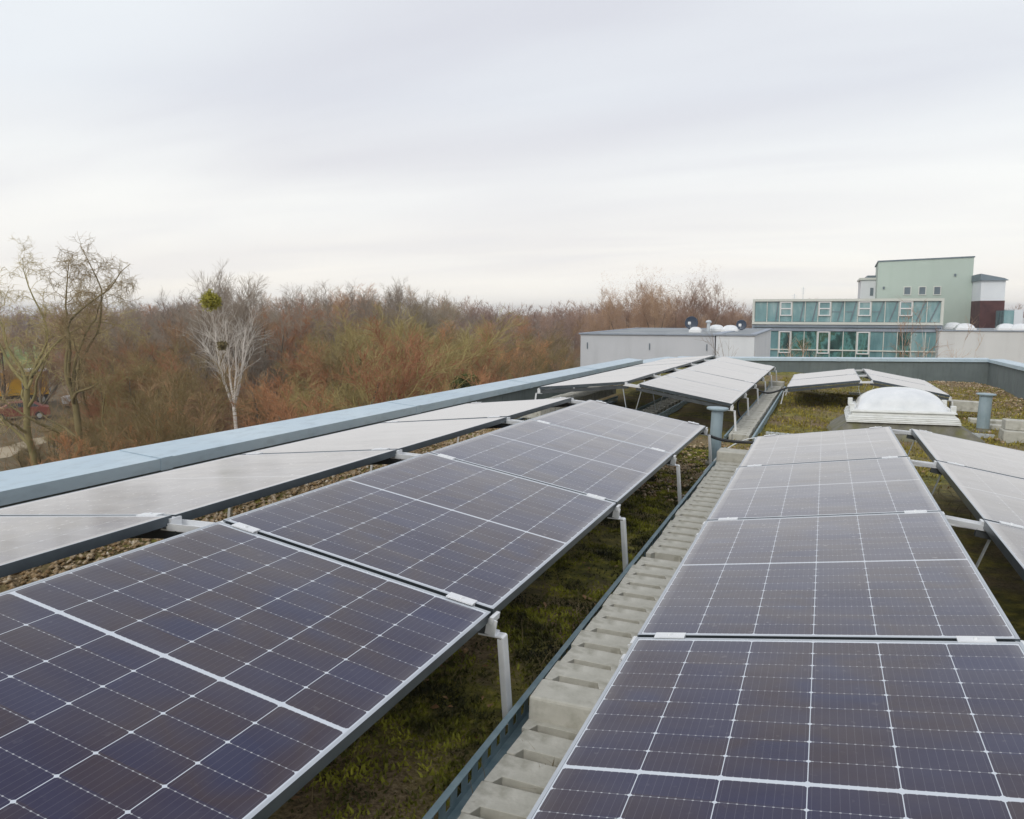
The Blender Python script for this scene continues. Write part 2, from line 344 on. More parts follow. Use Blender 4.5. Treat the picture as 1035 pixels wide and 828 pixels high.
def parapet(label, A, B, zA, zB, inx, iny, wall_w=0.24, cap_w=0.34, joints=(), mirror=1):
    """wall and coping along A->B (roof frame), (inx, iny) is the inward normal; zA, zB coping tops"""
    th = thing('roof_parapet', label, 'parapet', RF @ T(A[0], A[1], FZ))
    ax, ay = A; bx_, by_ = B
    def P(s, off, z):
        return (bx_*s+ax*(1-s)-ax - inx*off, by_*s+ay*(1-s)-ay - iny*off, z-FZ)
    w = MB(); 
    w.hexa([P(0,0,FZ-0.35), P(1,0,FZ-0.35), P(1,wall_w,FZ-0.35), P(0,wall_w,FZ-0.35)],
           [P(0,0,zA-0.01), P(1,0,zB-0.01), P(1,wall_w,zB-0.01), P(0,wall_w,zA-0.01)])
    # vertical felt laps
    ln = math.hypot(bx_-ax, by_-ay); nl = int(ln/1.9)
    lap = w
    for i in range(nl):
        s = (i+0.5)/nl; ds = 0.03/ln; za = zA+(zB-zA)*s
        lap.hexa([P(s-ds,-0.004,FZ-0.05), P(s+ds,-0.004,FZ-0.05), P(s+ds,0.004,FZ-0.05), P(s-ds,0.004,FZ-0.05)],
                 [P(s-ds,-0.004,za-0.09), P(s+ds,-0.004,za-0.09), P(s+ds,0.004,za-0.09), P(s-ds,0.004,za-0.09)])
    w.build('parapet_wall', MAT['parapet'], th)
    ss = [0]+list(joints)+[1]
    for i in range(len(ss)-1):
        g = 0.0018*12/ln if i < len(ss)-2 else 0
        s0, s1 = ss[i], ss[i+1]-g; z0 = zA+(zB-zA)*s0; z1 = zA+(zB-zA)*s1
        c = MB(); i0, o0 = -0.045, cap_w-0.045
        # sheet coping: top slightly raised at the outer edge, folded fascias both sides
        c.hexa([P(s0,i0,z0-0.075), P(s1,i0,z1-0.075), P(s1,i0+0.012,z1-0.075), P(s0,i0+0.012,z0-0.075)],
               [P(s0,i0,z0), P(s1,i0,z1), P(s1,i0+0.012,z1+0.001), P(s0,i0+0.012,z0+0.001)])
        c.hexa([P(s0,i0+0.012,z0-0.012), P(s1,i0+0.012,z1-0.012), P(s1,o0,z1+0.008), P(s0,o0,z0+0.008)],
               [P(s0,i0+0.012,z0+0.001), P(s1,i0+0.012,z1+0.001), P(s1,o0,z1+0.02), P(s0,o0,z0+0.02)])
        c.hexa([P(s0,o0,z0-0.07), P(s1,o0,z1-0.07), P(s1,o0+0.012,z1-0.07), P(s0,o0+0.012,z0-0.07)],
               [P(s0,o0,z0+0.02), P(s1,o0,z1+0.02), P(s1,o0+0.012,z1+0.02), P(s0,o0+0.012,z0+0.02)])
        cp = c.build('coping', MAT['coping'], th)
        if i < len(ss)-2:                        # standing seam strip over the joint
            k = MB(); sj = ss[i+1]; ds = 0.05/ln; zj = zA+(zB-zA)*sj
            k.hexa([P(sj-ds,i0-0.004,zj-0.078), P(sj+ds,i0-0.004,zj-0.078), P(sj+ds,i0,zj-0.078), P(sj-ds,i0,zj-0.078)],
                   [P(sj-ds,i0-0.004,zj+0.004), P(sj+ds,i0-0.004,zj+0.004), P(sj+ds,i0,zj+0.004), P(sj-ds,i0,zj+0.004)])
            k.hexa([P(sj-ds,i0,zj+0.002), P(sj+ds,i0,zj+0.002), P(sj+ds,o0,zj+0.021), P(sj-ds,o0,zj+0.021)],
                   [P(sj-ds,i0,zj+0.005), P(sj+ds,i0,zj+0.005), P(sj+ds,o0,zj+0.024), P(sj-ds,o0,zj+0.024)])
            k.build('joint_strip', MAT['coping'], cp)
    return th
LPX = -3.93
def js(y0, y1, ys): return [(y-y0)/(y1-y0) for y in ys]
parapet('long blue grey metal coped parapet along the left edge of the roof', (LPX,RY0), (LPX,18.7), -1.02, -1.02, 1, 0,
        0.24, 0.345, js(RY0,18.7,[0.3,4.02,7.5,11.0,14.6]))
parapet('lower far stretch of the left parapet behind the far solar rows', (LPX,18.72), (LPX,23.6), -1.10, -1.17, 1, 0, 0.22, 0.30, [0.5])
parapet('far parapet with pale coping in front of the glazed building', (LPX,RY1), (RXR,RY1), -1.165, -0.772, 0, -1, 0.24, 0.34, [0.27,0.55,0.8])
parapet('right hand parapet running back from the far corner', (RXR,RY1), (RXR,RY0), -0.772, -0.772, -1, 0, 0.24, 0.34, [0.14,0.3,0.5,0.7])
# the building under the roof
t_ = thing('office_building', 'rendered building that carries the solar roof', 'building', RF @ T(0,0,FZ))
MAT['render_pale'] = mottled('pale_render', (0.50,0.51,0.50), (0.58,0.59,0.58), 0.6, 0.9, 0, 0.1, 30, streak=(1.2,(2,2,0.25),0.35,(0.38,0.39,0.38)))
MB().box(LPX-0.23, RXR+0.25, RY0, RY1+0.25, -7.4, -0.30).build('outer_wall', MAT['render_pale'], t_)

# gravel, moss and dry stalks on the roof
def pebbles(n, xr, yr, smin, smax, name, label, dens=None):
    k = n; x = rng.uniform(*xr, k); y = rng.uniform(*yr, k)
    if dens is not None:
        keep = dens(x, y); x, y = x[keep], y[keep]; k = len(x)
    s = rng.uniform(smin, smax, k)
    base = np.array([(1,0,0),(-1,0,0),(0,1,0),(0,-1,0),(0,0,0.7),(0,0,-0.7)], float)
    F = np.array([(0,2,4),(2,1,4),(1,3,4),(3,0,4),(2,0,5),(1,2,5),(3,1,5),(0,3,5)])
    ang = rng.uniform(0, 6.28, k); st = rng.uniform(0.6, 1.2, (k,3))
    V = base[None]*s[:,None,None]*st[:,None,:]; V = V + rng.normal(0, 0.12, V.shape)*s[:,None,None]
    c, sn = np.cos(ang)[:,None], np.sin(ang)[:,None]
    vx = V[:,:,0]*c - V[:,:,1]*sn; vy = V[:,:,0]*sn + V[:,:,1]*c
    z = FZ + 0.018*np.sin(x*1.7+y*0.9) + 0.014*np.sin(x*3.1-y*2.3+1) + 0.010*np.sin(x*7.3+y*5.1)
    V = np.stack([vx + x[:,None], vy + y[:,None], V[:,:,2] + (z+s*0.35)[:,None]], -1).reshape(-1,3)
    F = (F[None] + (np.arange(k)*6)[:,None,None]).reshape(-1,3)
    o = obj(name, np_mesh(name, V, F, MAT['gravel'], False), None, RF)
    return kind(o, 'stuff', label, 'gravel')
pebbles(26000, (-4.1,-1.7), (0.4,9.5), 0.008, 0.026, 'gravel', 'pale and brown pebbles in the strip under the left solar rows')
pebbles(4200, (1.7,3.9), (11.0,23.4), 0.012, 0.042, 'gravel', 'scattered pebbles along the far right corner of the roof',
        lambda x, y: rng.random(len(x)) < 0.12 + 0.88*np.clip((x-2.6)/1.2, 0, 1)**2 + 0.6*(y > 22.3))
pebbles(900, (-1.5,-0.3), (6.2,9.2), 0.008, 0.028, 'gravel', 'leaf litter and pebbles round the nearer vent pipe')
def blades(n, xr, yr, hmin, hmax, wid, mat, name, label, lean=0.5, dens=None):
    x = rng.uniform(*xr, n); y = rng.uniform(*yr, n)
    cl = np.sin(x*5.3+1.3*np.sin(y*2.1))*np.sin(y*4.1+np.sin(x*3.3)) + 0.5*np.sin(x*13+y*9)
    keep = rng.random(n) < np.clip(0.5+0.5*cl, 0.08, 1)
    if dens is not None: keep &= dens(x, y)
    x, y = x[keep], y[keep]; k = len(x)
    h = rng.uniform(hmin, hmax, k); a = rng.uniform(0, 6.28, k); b = rng.uniform(0, 6.28, k); ln = rng.uniform(0.1, lean, k)*h
    z = FZ + 0.018*np.sin(x*1.7+y*0.9) + 0.014*np.sin(x*3.1-y*2.3+1) + 0.010*np.sin(x*7.3+y*5.1) - 0.004
    P = np.stack([x,y,z],-1); w = np.stack([np.cos(a),np.sin(a),0*a],-1)*wid
    mid = P + np.stack([np.cos(b)*ln*0.4, np.sin(b)*ln*0.4, h*0.6],-1); tip = P + np.stack([np.cos(b)*ln, np.sin(b)*ln, h],-1)
    V = np.stack([P-w, P+w, mid+w*0.8, mid-w*0.8, tip+w*0.15, tip-w*0.15], 1).reshape(-1,3)
    o = (np.arange(k)*6)[:,None]
    F = np.concatenate([o+np.array([[0,1,2,3]]), o+np.array([[3,2,4,5]])])
    ob = obj(name, np_mesh(name, V, F, mat), None, RF)
    return kind(ob, 'stuff', label, 'moss' if 'moss' in name else 'grass')
blades(150000, (-2.2,-0.89), (1.2,9.0), 0.006, 0.022, 0.005, MAT['moss_shaded'], 'moss', 'green and yellow moss with shade painted in, under the left solar row', 1.0)
blades(60000, (-0.9,3.8), (8.0,22.0), 0.012, 0.05, 0.008, MAT['moss'], 'moss', 'yellow green moss round the dome skylight', 1.0)
blades(9000, (-3.4,-0.2), (1.0,22.0), 0.03, 0.10, 0.0016, MAT['drygrass'], 'dry_grass', 'thin dry stalks standing in the moss between the rows', 1.6)
blades(9000, (-0.3,3.8), (6.0,22.0), 0.02, 0.09, 0.003, MAT['drygrass'], 'dry_grass', 'dry stalks in the moss on the far part of the roof', 1.6)

def litter(n, xr, yr):
    x = rng.uniform(*xr, n); y = rng.uniform(*yr, n); keep = rng.random(n) < 0.25+0.75*(np.sin(x*3.7+y*1.9)*np.sin(y*2.7-x) > 0.15); x, y = x[keep], y[keep]; k = len(x)
    c = np.stack([x, y, FZ + 0.018*np.sin(x*1.7+y*0.9) + 0.014*np.sin(x*3.1-y*2.3+1) + 0.010*np.sin(x*7.3+y*5.1) + rng.uniform(0.012,0.035,k)], -1)
    a = rng.normal(0,1,(k,3)); a[:,2] *= 0.35; a /= np.linalg.norm(a,axis=1,keepdims=True); b = np.cross(a, np.array([0,0,1.0])+rng.normal(0,0.25,(k,3))); b /= np.linalg.norm(b,axis=1,keepdims=True)
    L_ = rng.uniform(0.010,0.028,k)[:,None]; V = np.stack([c-a*L_, c+b*L_*0.5+[0,0,0.004], c+a*L_, c-b*L_*0.5+[0,0,0.004]],1).reshape(-1,3)
    return V, np.arange(4*k).reshape(-1,4)
MAT['litter'] = varied('dead_leaves', [(0.3,(0.10,0.05,0.02)),(0.5,(0.26,0.14,0.06)),(0.7,(0.50,0.36,0.20))], scale=18)
for q_, (n_, xr_, yr_) in enumerate([(500,(-2.2,-0.9),(1.2,9.5)),(2600,(-1.0,3.9),(8.0,23.0))]):
    V_, F_ = litter(n_, xr_, yr_)
    kind(obj('leaf_litter', np_mesh('leaf_litter', V_, F_, MAT['litter']), None, RF), 'stuff', ['dead brown leaves in the shaded moss strip','dead brown leaves scattered on the far moss'][q_], 'leaves')

# ------------------------------------------------------------------ solar panels
PW, PL, PP = 1.134, 1.722, 1.742
def make_panel_meshes():
    lip, hh = 0.010, 0.035
    f = MB(); o = [(0,0),(PW,0),(PW,PL),(0,PL)]; i = [(lip,lip),(PW-lip,lip),(PW-lip,PL-lip),(lip,PL-lip)]; q = 0.028
    ib = [(q,q),(PW-q,q),(PW-q,PL-q),(q,PL-q)]
    zt = 0.0012
    V = [(*p,zt) for p in o]+[(*p,zt) for p in i]+[(*p,-0.008) for p in i]+[(*p,-hh) for p in o]+[(*p,-hh) for p in ib]+[(*p,-hh+0.002) for p in ib]+[(*p,-hh+0.002) for p in i]
    F = []
    for a in range(4):
        b = (a+1)%4
        F += [(a,b,4+b,4+a), (4+a,4+b,8+b,8+a), (12+a,12+b,b,a), (16+a,16+b,12+b,12+a), (20+a,20+b,16+b,16+a), (24+a,24+b,20+b,20+a), (8+a,8+b,24+b,24+a)]
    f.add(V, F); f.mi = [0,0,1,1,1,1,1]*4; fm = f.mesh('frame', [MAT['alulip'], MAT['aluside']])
    g = MB(); l2 = lip+0.0006
    g.add([(l2,l2,0),(PW-l2,l2,0),(PW-l2,PL-l2,0),(l2,PL-l2,0)], [(0,1,2,3)]); gm = g.mesh('glass', MAT['cells'])
    b = MB(); b.box(l2, PW-l2, l2, PL-l2, -0.006, -0.003); bm_ = b.mesh('backsheet', MAT['backsheet'])
    return fm, gm, bm_
PM = make_panel_meshes()
def panel(M, label, group):
    th = thing('solar_panel', label, 'solar panel', M, group)
    for nm, me in zip(('frame','glass','backsheet'), PM): obj(nm, me, th)
    return th
proto_panel = None
ROWS = {   # ridge x, ridge z, tilt, y of the first seam, side (-1 slopes down to the left, +1 to the right), first and last module
 'Z': (-2.2495, -0.819, 0.127, 2.36, -1, range(-1,3)),
 'A': (-2.089, -0.8346, 0.144, 2.434, 1, range(-1,3)),
 'C': (0.600, -0.8955, 0.168, 2.646, -1, range(-1,3)),
 'D': (0.760, -0.885, 0.135, 2.52, 1, range(-1,3)),
 'Y': (-2.245, -0.819, 0.127, 9.85, -1, range(0,5)),
 'B': (-2.085, -0.8346, 0.144, 9.85, 1, range(0,5)),
 'E': (0.600, -0.900, 0.165, 14.15, -1, range(0,2)),
 'F': (0.765, -0.885, 0.150, 14.15, 1, range(0,2)),
}
ROWNAME = {'Z':'pale sky reflecting row beside the left parapet', 'A':'dark cell row left of the concrete block tray', 'C':'dark cell row right of the concrete block tray',
           'D':'row at the right hand edge of the picture', 'Y':'far cream reflecting row next to the left parapet', 'B':'far pale row behind the nearer vent pipe',
           'E':'short pale pair left of the gap behind the dome skylight', 'F':'short grey pair behind the dome skylight'}
ORD = ['nearest','second nearest','third nearest','fourth nearest','farthest']
def row_frame(key, yoff, d=0.0):
    """matrix whose x runs along the slope from the LEFT edge, y along the row"""
    rx, rz, t, y0, side, ks = ROWS[key]
    if side > 0: M = T(rx, y0+yoff, rz) @ Matrix.Rotation(t, 4, 'Y')
    else: M = T(rx-PW*math.cos(t), y0+yoff, rz-PW*math.sin(t)) @ Matrix.Rotation(-t, 4, 'Y')
    return M
for key, (rx, rz, t, y0, side, ks) in ROWS.items():
    n = len(ks)
    for i, k in enumerate(ks):
        w = ORD[i] if i < n-1 else 'farthest'
        M = RF @ row_frame(key, k*PP+0.010+random.uniform(-.0015,.0015)) @ Matrix.Rotation(random.uniform(-.0025,.0025),4,'Y') @ Matrix.Rotation(random.uniform(-.0015,.0015),4,'X')
        lab = f'{w} solar panel of the {ROWNAME[key]}'
        if proto_panel is None: proto_panel = panel(M, lab, 'solar panels on the roof')
        else: dup(proto_panel, M, lab)

# ------------------------------------------------------------------ racking under each seam
def bent_leg(key, y, low_x, low_z, out, foot_x):
    pts = [(low_x-out*0.06, y, low_z-0.012)]
    for a in range(4):
        th = math.pi/2*a/3
        pts.append((low_x+out*(0.022+0.006*math.sin(th)), y, low_z-0.012-0.006*(1-math.cos(th))))
    pts.append((foot_x, y, FZ+0.045))
    m = MB().strip(pts, (0,1,0), 0.042, 0.005)
    m.strip([(p[0]-out*0.009, y-0.0205, p[2]) for p in (pts[-2], pts[-1])], (1,0,0), 0.018, 0.004)
    return m
def support(keyL, keyR, yL, yR, label, ends=(1,1)):
    y = 0.5*(yL+yR) if keyL and keyR else (yL if keyL else yR)
    th = thing('support_frame', label, 'mounting frame', RF @ T(0, y, FZ), 'racking frames under the panel seams')
    B = T(0, -y, -FZ)
    xs = []
    for key, yy in ((keyL, yL), (keyR, yR)):
        rx, rz, t, y0, side, ks = ROWS[key]
        F = T(0,0,0) @ row_frame(key, 0); F = T(0, yy-(y0), 0) @ F
        lx = rx + side*PW*math.cos(t); lz = rz - PW*math.sin(t)
        # sloping beam under the two panels
        b = MB(); b.box(-0.02, PW+0.02, -0.018, 0.018, -0.085, -0.045, B @ F)
        beam = b.build('beam', MAT['beam'], th)
        # mid clamps
        for cx_ in (0.115, PW-0.115):
            c = MB(); c.box(cx_-0.05, cx_+0.05, -0.021, 0.021, 0.002, 0.0065, B @ F); c.box(cx_-0.05, cx_+0.05, -0.006, 0.006, -0.037, 0.002, B @ F)
            c.tube([(B @ F) @ Vector((cx_,0,0.0065)), (B @ F) @ Vector((cx_,0,0.012))], 0.007, 6)
            c.build('clamp', MAT['alubright'], th)
        # little end shoe at the low edge
        lowx = -0.012 if side < 0 else PW+0.012
        s = MB(); s.box(lowx-0.006, lowx+0.007, -0.032, 0.032, -0.034, -0.012, B @ F); s.build('end_shoe', MAT['alubright'], th)
        foot = lx + side*0.080
        leg = bent_leg(key, yy, lx+side*0.02, lz-0.07, side, foot)
        leg.v = [tuple(B @ Vector(p)) for p in leg.v]
        leg.build('leg', MAT['alubright'], th)
        bk = MB(); bk.box(lowx-0.016, lowx+0.02, -0.024, -0.019, -0.072, -0.022, B @ F); bk.box(lowx-0.016, lowx+0.02, -0.024, 0.024, -0.076, -0.071, B @ F)
        bk.build('bracket', MAT['alubright'], th)
        xs.append((rx, rz, yy, foot, side))
    # bridge plate over the ridge gap and the V of ridge legs
    (xa, za, ya, fa, _), (xb, zb, yb, fb, _) = xs
    ya -= y; yb -= y; za -= FZ; zb -= FZ
    p = MB()
    p.hexa([(xa-0.03,ya-0.035,za-0.052),(xb+0.03,yb-0.035,zb-0.052),(xb+0.03,yb+0.035,zb-0.052),(xa-0.03,ya+0.035,za-0.052)],
           [(xa-0.03,ya-0.035,za-0.046),(xb+0.03,yb-0.035,zb-0.046),(xb+0.03,yb+0.035,zb-0.046),(xa-0.03,ya+0.035,za-0.046)])
    for sgn in (-1, 1):
        p.hexa([(xa+0.0,ya+sgn*0.035-0.003,za-0.048),(xb,yb+sgn*0.035-0.003,zb-0.048),(xb,yb+sgn*0.035+0.003,zb-0.048),(xa,ya+sgn*0.035+0.003,za-0.048)],
               [(xa+0.0,ya+sgn*0.035-0.003,za-0.022),(xb,yb+sgn*0.035-0.003,zb-0.022),(xb,yb+sgn*0.035+0.003,zb-0.022),(xa,ya+sgn*0.035+0.003,za-0.022)])
    p.build('ridge_plate', MAT['alubright'], th)
    for xx, zz_, yy, sg in ((xa, za, ya, -1), (xb, zb, yb, 1)):
        u_ = MB(); u_.box(xx-0.012, xx+0.012, yy-0.028, yy+0.028, zz_-0.05, zz_-0.006); u_.build('ridge_shoe', MAT['alubright'], th)
    xm = 0.5*(xa+xb)
    for xx, zz_, yy, sg in ((xa, za, ya, -1), (xb, zb, yb, 1)):
        l = MB().strip([(xx+sg*0.05, yy, zz_-0.07), (xx+sg*0.035, yy, zz_-0.085), (xm+sg*0.012, 0.0+0.01*sg, 0.045)], (0,1,0), 0.034, 0.005)
        l.build('leg', MAT['galv'], th)
    # perforated ground channel
    g = MB(); x0, x1 = 0.5*(xa+xb)-0.14, 0.5*(xa+xb)+0.14
    for sgn in (-1, 1): g.box(x0, x1, sgn*0.022-0.0015, sgn*0.022+0.0015, 0.004, 0.046)
    g.box(x0, x1, -0.022, 0.022, 0.002, 0.005)
    nb = int((x1-x0)/0.05)
    for i in range(nb): g.box(x0+i*0.05, x0+i*0.05+0.022, -0.022, 0.022, 0.043, 0.046)
    g.build('ground_channel', MAT['galv'], th)
SEAMW = ['in front of the nearest panels','between the first and second panels','between the second and third panels','between the third and fourth panels','between the fourth and fifth panels','at the far end']
def supports(kL, kR, n, where):
    for i in range(n+1):
        kk = list(ROWS[kL][5])[0]+i
        e_ = 0.02 if i == 0 else (-0.02 if i == n else 0)
        lab = (SEAMW[i] if i < n else 'at the far end') + ' of the ' + where
        support(kL, kR, ROWS[kL][3]+kk*PP+e_, ROWS[kR][3]+kk*PP+e_, 'aluminium rack ' + lab)
supports('Z', 'A', 4, 'near left double row')
supports('C', 'D', 4, 'near right double row')
supports('Y', 'B', 5, 'far left double row')
supports('E', 'F', 2, 'short row behind the skylight')

# ------------------------------------------------------------------ ballast trays and concrete blocks
def tray(x0, x1, y0, y1, label):
    th = thing('ballast_tray', label, 'steel tray', RF @ T(x0, y0, FZ))
    w = x1-x0; ln = y1-y0
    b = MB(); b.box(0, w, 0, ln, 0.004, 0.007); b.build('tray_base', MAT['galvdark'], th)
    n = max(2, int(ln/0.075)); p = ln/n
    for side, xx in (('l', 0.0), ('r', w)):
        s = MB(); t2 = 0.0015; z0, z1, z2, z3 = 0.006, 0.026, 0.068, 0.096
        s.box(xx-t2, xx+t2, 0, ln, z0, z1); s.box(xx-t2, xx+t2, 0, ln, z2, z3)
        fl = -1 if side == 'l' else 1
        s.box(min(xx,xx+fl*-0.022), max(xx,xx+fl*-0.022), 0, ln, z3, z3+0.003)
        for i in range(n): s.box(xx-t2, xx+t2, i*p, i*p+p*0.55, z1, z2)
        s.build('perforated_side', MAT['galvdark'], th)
    return th
def block_mesh(w=0.222, d=0.1545, h=0.075, notch=True):
    """concrete ballast stone; a slotted hand hold is cast into its front edge"""
    m = MB(); nw, nd, nh = w*0.38, 0.040, h*0.95
    x = [0, w/2-nw, w/2-nw*0.82, w/2+nw*0.82, w/2+nw, w]
    out = [(0,0),(x[1],0),(x[2],nd),(x[3],nd),(x[4],0),(w,0),(w,d),(0,d)] if notch else [(0,0),(w,0),(w,d),(0,d)]
    if not notch:
        m.add([(*p,0) for p in out]+[(*p,h) for p in out], [(3,2,1,0),(4,5,6,7),(0,1,5,4),(1,2,6,5),(2,3,7,6),(3,0,4,7)])
    else:
        zb = h-nh
        V = [(0,0,0),(w,0,0),(w,d,0),(0,d,0)] + [(*p,h) for p in out] + [(x[1],0,zb),(x[2],nd,zb),(x[3],nd,zb),(x[4],0,zb)]
        F = [(3,2,1,0),(4,5,6,11),(6,7,10,11),(7,8,9,10),(12,15,14,13),(5,12,13,6),(6,13,14,7),(7,14,15,8),
             (0,12,5,4),(0,1,15,12),(1,9,8,15),(1,2,10,9),(2,3,11,10),(3,0,4,11)]
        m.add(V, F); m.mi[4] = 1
    return m.mesh('concrete_block', [MAT['concrete'], MAT['slot']])
BLK = [block_mesh(0.222,0.1562,0.075), block_mesh(0.220,0.1560,0.076), block_mesh(0.222, 0.1558, 0.0745, True)]
BLKS = block_mesh(0.36, 0.20, 0.09, False)
def block(x, y, z, label, me=None, group=None, rz=0.0, bevel=0.009):
    o = obj('concrete_block', me or random.choice(BLK), None, RF @ T(x+random.uniform(-.006,.006), y, z+random.uniform(-.003,.003)) @ Matrix.Rotation(rz+random.uniform(-.03,.03),4,'Z') @ Matrix.Rotation(random.uniform(-.004,.004),4,'X'), bevel)
    return tag(o, label, 'concrete block', group)
TX0, TX1 = -0.880, -0.565
tray(TX0, TX1, 0.6, 8.55, 'long perforated steel tray on the moss between the two near double rows')
y = 0.75
G1 = 'ballast blocks in the near tray'
while y < 2.36:
    block(-0.812, y, FZ+0.008, 'low grey ballast block at the near end of the valley tray', group='low blocks in the near tray'); y += 0.160
y = 2.41
block(-0.812, y, FZ+0.045, 'raised concrete block with a tall bare front face, beside the nearest slim post', block_mesh(0.225,0.15,0.115,False)); y += 0.157
while y < 4.10:
    block(-0.812, y, FZ+0.085, 'raised grey ballast block with a cast slot in the middle run of the valley tray', group='raised blocks in the near tray'); y += 0.157
y = 4.27
while y < 7.35:
    block(-0.812, y, FZ+0.070, 'slotted grey ballast block in the farther run of the valley tray', group=G1); y += 0.157
block(-0.83, 7.42, FZ+0.09, 'tall concrete block ending the valley tray by the nearer vent pipe', block_mesh(0.27,0.24,0.14,False))
tray(-0.98, -0.66, 9.4, 17.4, 'perforated steel tray running back beside the far left double row')
y = 9.55
while y < 17.2:
    block(-0.945, y, FZ+0.030, 'flat slotted ballast block in the tray beside the far left row', group='blocks in the far valley tray'); y += 0.157
tray(-2.42, -2.0, 9.6, 18.6, 'steel tray under the ridge of the far left double row')
y = 9.8
while y < 15.6:
    block(-2.33, y, FZ+0.020, 'shaded ballast block in the tray under the far left ridge', group='blocks under the far ridge'); y += 0.30
tray(-3.45, -3.08, 9.0, 13.0, 'steel tray by the left parapet under the far cream row')
y = 9.15
while y < 12.8:
    block(-3.44, y, FZ+0.14, 'pale ballast block in the tray beside the left parapet', block_mesh(0.34,0.20,0.12), 'blocks beside the left parapet'); y += 0.21
# stacked stones on the right
for i, (x, yy, z, w, d, hh, lab) in enumerate([
    (2.16,11.5,FZ+0.01,0.42,0.34,0.16,'lower pale block of the stack at the right edge behind the nearest right row'),
    (2.2,11.62,FZ+0.172,0.30,0.24,0.12,'upper pale block of the stack at the right edge'),
    (2.62,11.6,FZ+0.01,0.45,0.40,0.20,'large pale block at the right edge of the picture'),
    (1.95,14.5,FZ+0.10,0.42,0.26,0.16,'pale ballast block at the low end of the grey pair'),
    (2.10,13.5,FZ+0.01,0.50,0.24,0.08,'pale slab lying left of the farther vent pipe'),
    (2.12,12.95,FZ+0.01,0.42,0.20,0.07,'second pale slab in front of the first one by the farther vent pipe'),
    (-1.0,17.5,FZ+0.03,0.30,0.24,0.14,'white concrete block at the far end of the far tray')]):
    block(x, yy, z, lab, block_mesh(w,d,hh,False))

# ------------------------------------------------------------------ vent pipes, cables, cross channels
def vent_pipe(x, y, r, h, rc, label):
    th = thing('vent_pipe', label, 'vent pipe', RF @ T(x, y, FZ))
    MB().lathe([(r,0),(r,h-0.03)], 28).build('pipe', MAT['pipe'], th, smooth=False)
    MB().lathe([(r*1.5,-0.01),(r*1.5,0.012),(r*1.08,0.03),(r*1.03,0.05)], 28).build('base_collar', MAT['felt'], th)
    c = MB(); c.lathe([(rc*0.72,h-0.030),(rc*0.98,h-0.020),(rc,h-0.008),(rc*0.95,h),(rc*0.3,h+0.008),(0.002,h+0.010)], 28); c.build('cap', MAT['pipe'], th)
    return th
vent_pipe(-0.915, 8.05, 0.057, 0.56, 0.105, 'grey vent pipe with a flat cap, behind the near left row')
vent_pipe(2.14, 12.75, 0.080, 0.53, 0.125, 'grey vent pipe standing right of the dome skylight')
def cable(pts, r, label, name='cable', cat='cable', mat='rubber'):
    P = [Vector(p) for p in pts]; out = []
    n = len(P)
    for i in range(n-1):
        p0, p1, p2, p3 = P[max(i-1,0)], P[i], P[i+1], P[min(i+2,n-1)]
        for s in range(8):
            q = s/8; out.append(0.5*((2*p1)+(p2-p0)*q+(2*p0-5*p1+4*p2-p3)*q*q+(-p0+3*p1-3*p2+p3)*q**3))
    out.append(P[-1])
    return tag(MB().tube(out, r, 8).build(name, MAT[mat], None, RF, smooth=True), label, cat)
cable([(-1.12,7.55,-1.03),(-0.99,7.62,-1.06),(-0.86,7.7,-1.115),(-0.70,7.75,-1.135),(-0.46,7.75,-1.125)], 0.014, 'thick black cable hanging from the near left row across to the near right row')
cable([(-0.93,7.4,FZ+0.03),(-0.80,7.95,-1.25),(-0.66,8.3,-1.19),(-0.52,8.35,-1.16)], 0.006, 'thin pale wire rising beside the nearer vent pipe', mat='whiteplastic')
cable([(-1.0,13.4,-1.05),(-0.9,13.6,-1.14),(-0.75,13.8,-1.17),(-0.52,14.1,-1.10)], 0.016, 'black cable hanging between the far left row and the short pale pair')
cable([(-1.02,11.75,-1.05),(-1.06,11.7,-1.18),(-1.02,11.6,-1.32),(-0.93,11.5,-1.38)], 0.013, 'black cable looping down from the far left row into its tray')
def channel(x0, x1, y, label, sl=0.0):
    th = MB(); n = int((x1-x0)/0.06)
    for sg in (-1,1): th.box(x0, x1, y+sg*0.03-0.002, y+sg*0.03+0.002, FZ+0.012, FZ+0.06)
    th.box(x0, x1, y-0.03, y+0.03, FZ+0.010, FZ+0.014)
    for i in range(n): th.box(x0+i*0.06, x0+i*0.06+0.03, y-0.03, y+0.03, FZ+0.056, FZ+0.060)
    return tag(th.build('cross_channel', MAT['galv'], None, RF), label, 'steel channel')
channel(-0.58, 0.55, 10.35, 'perforated steel channel crossing the moss left of the dome skylight')
channel(1.75, 2.15, 11.95, 'short perforated channel at the foot of the farther vent pipe')

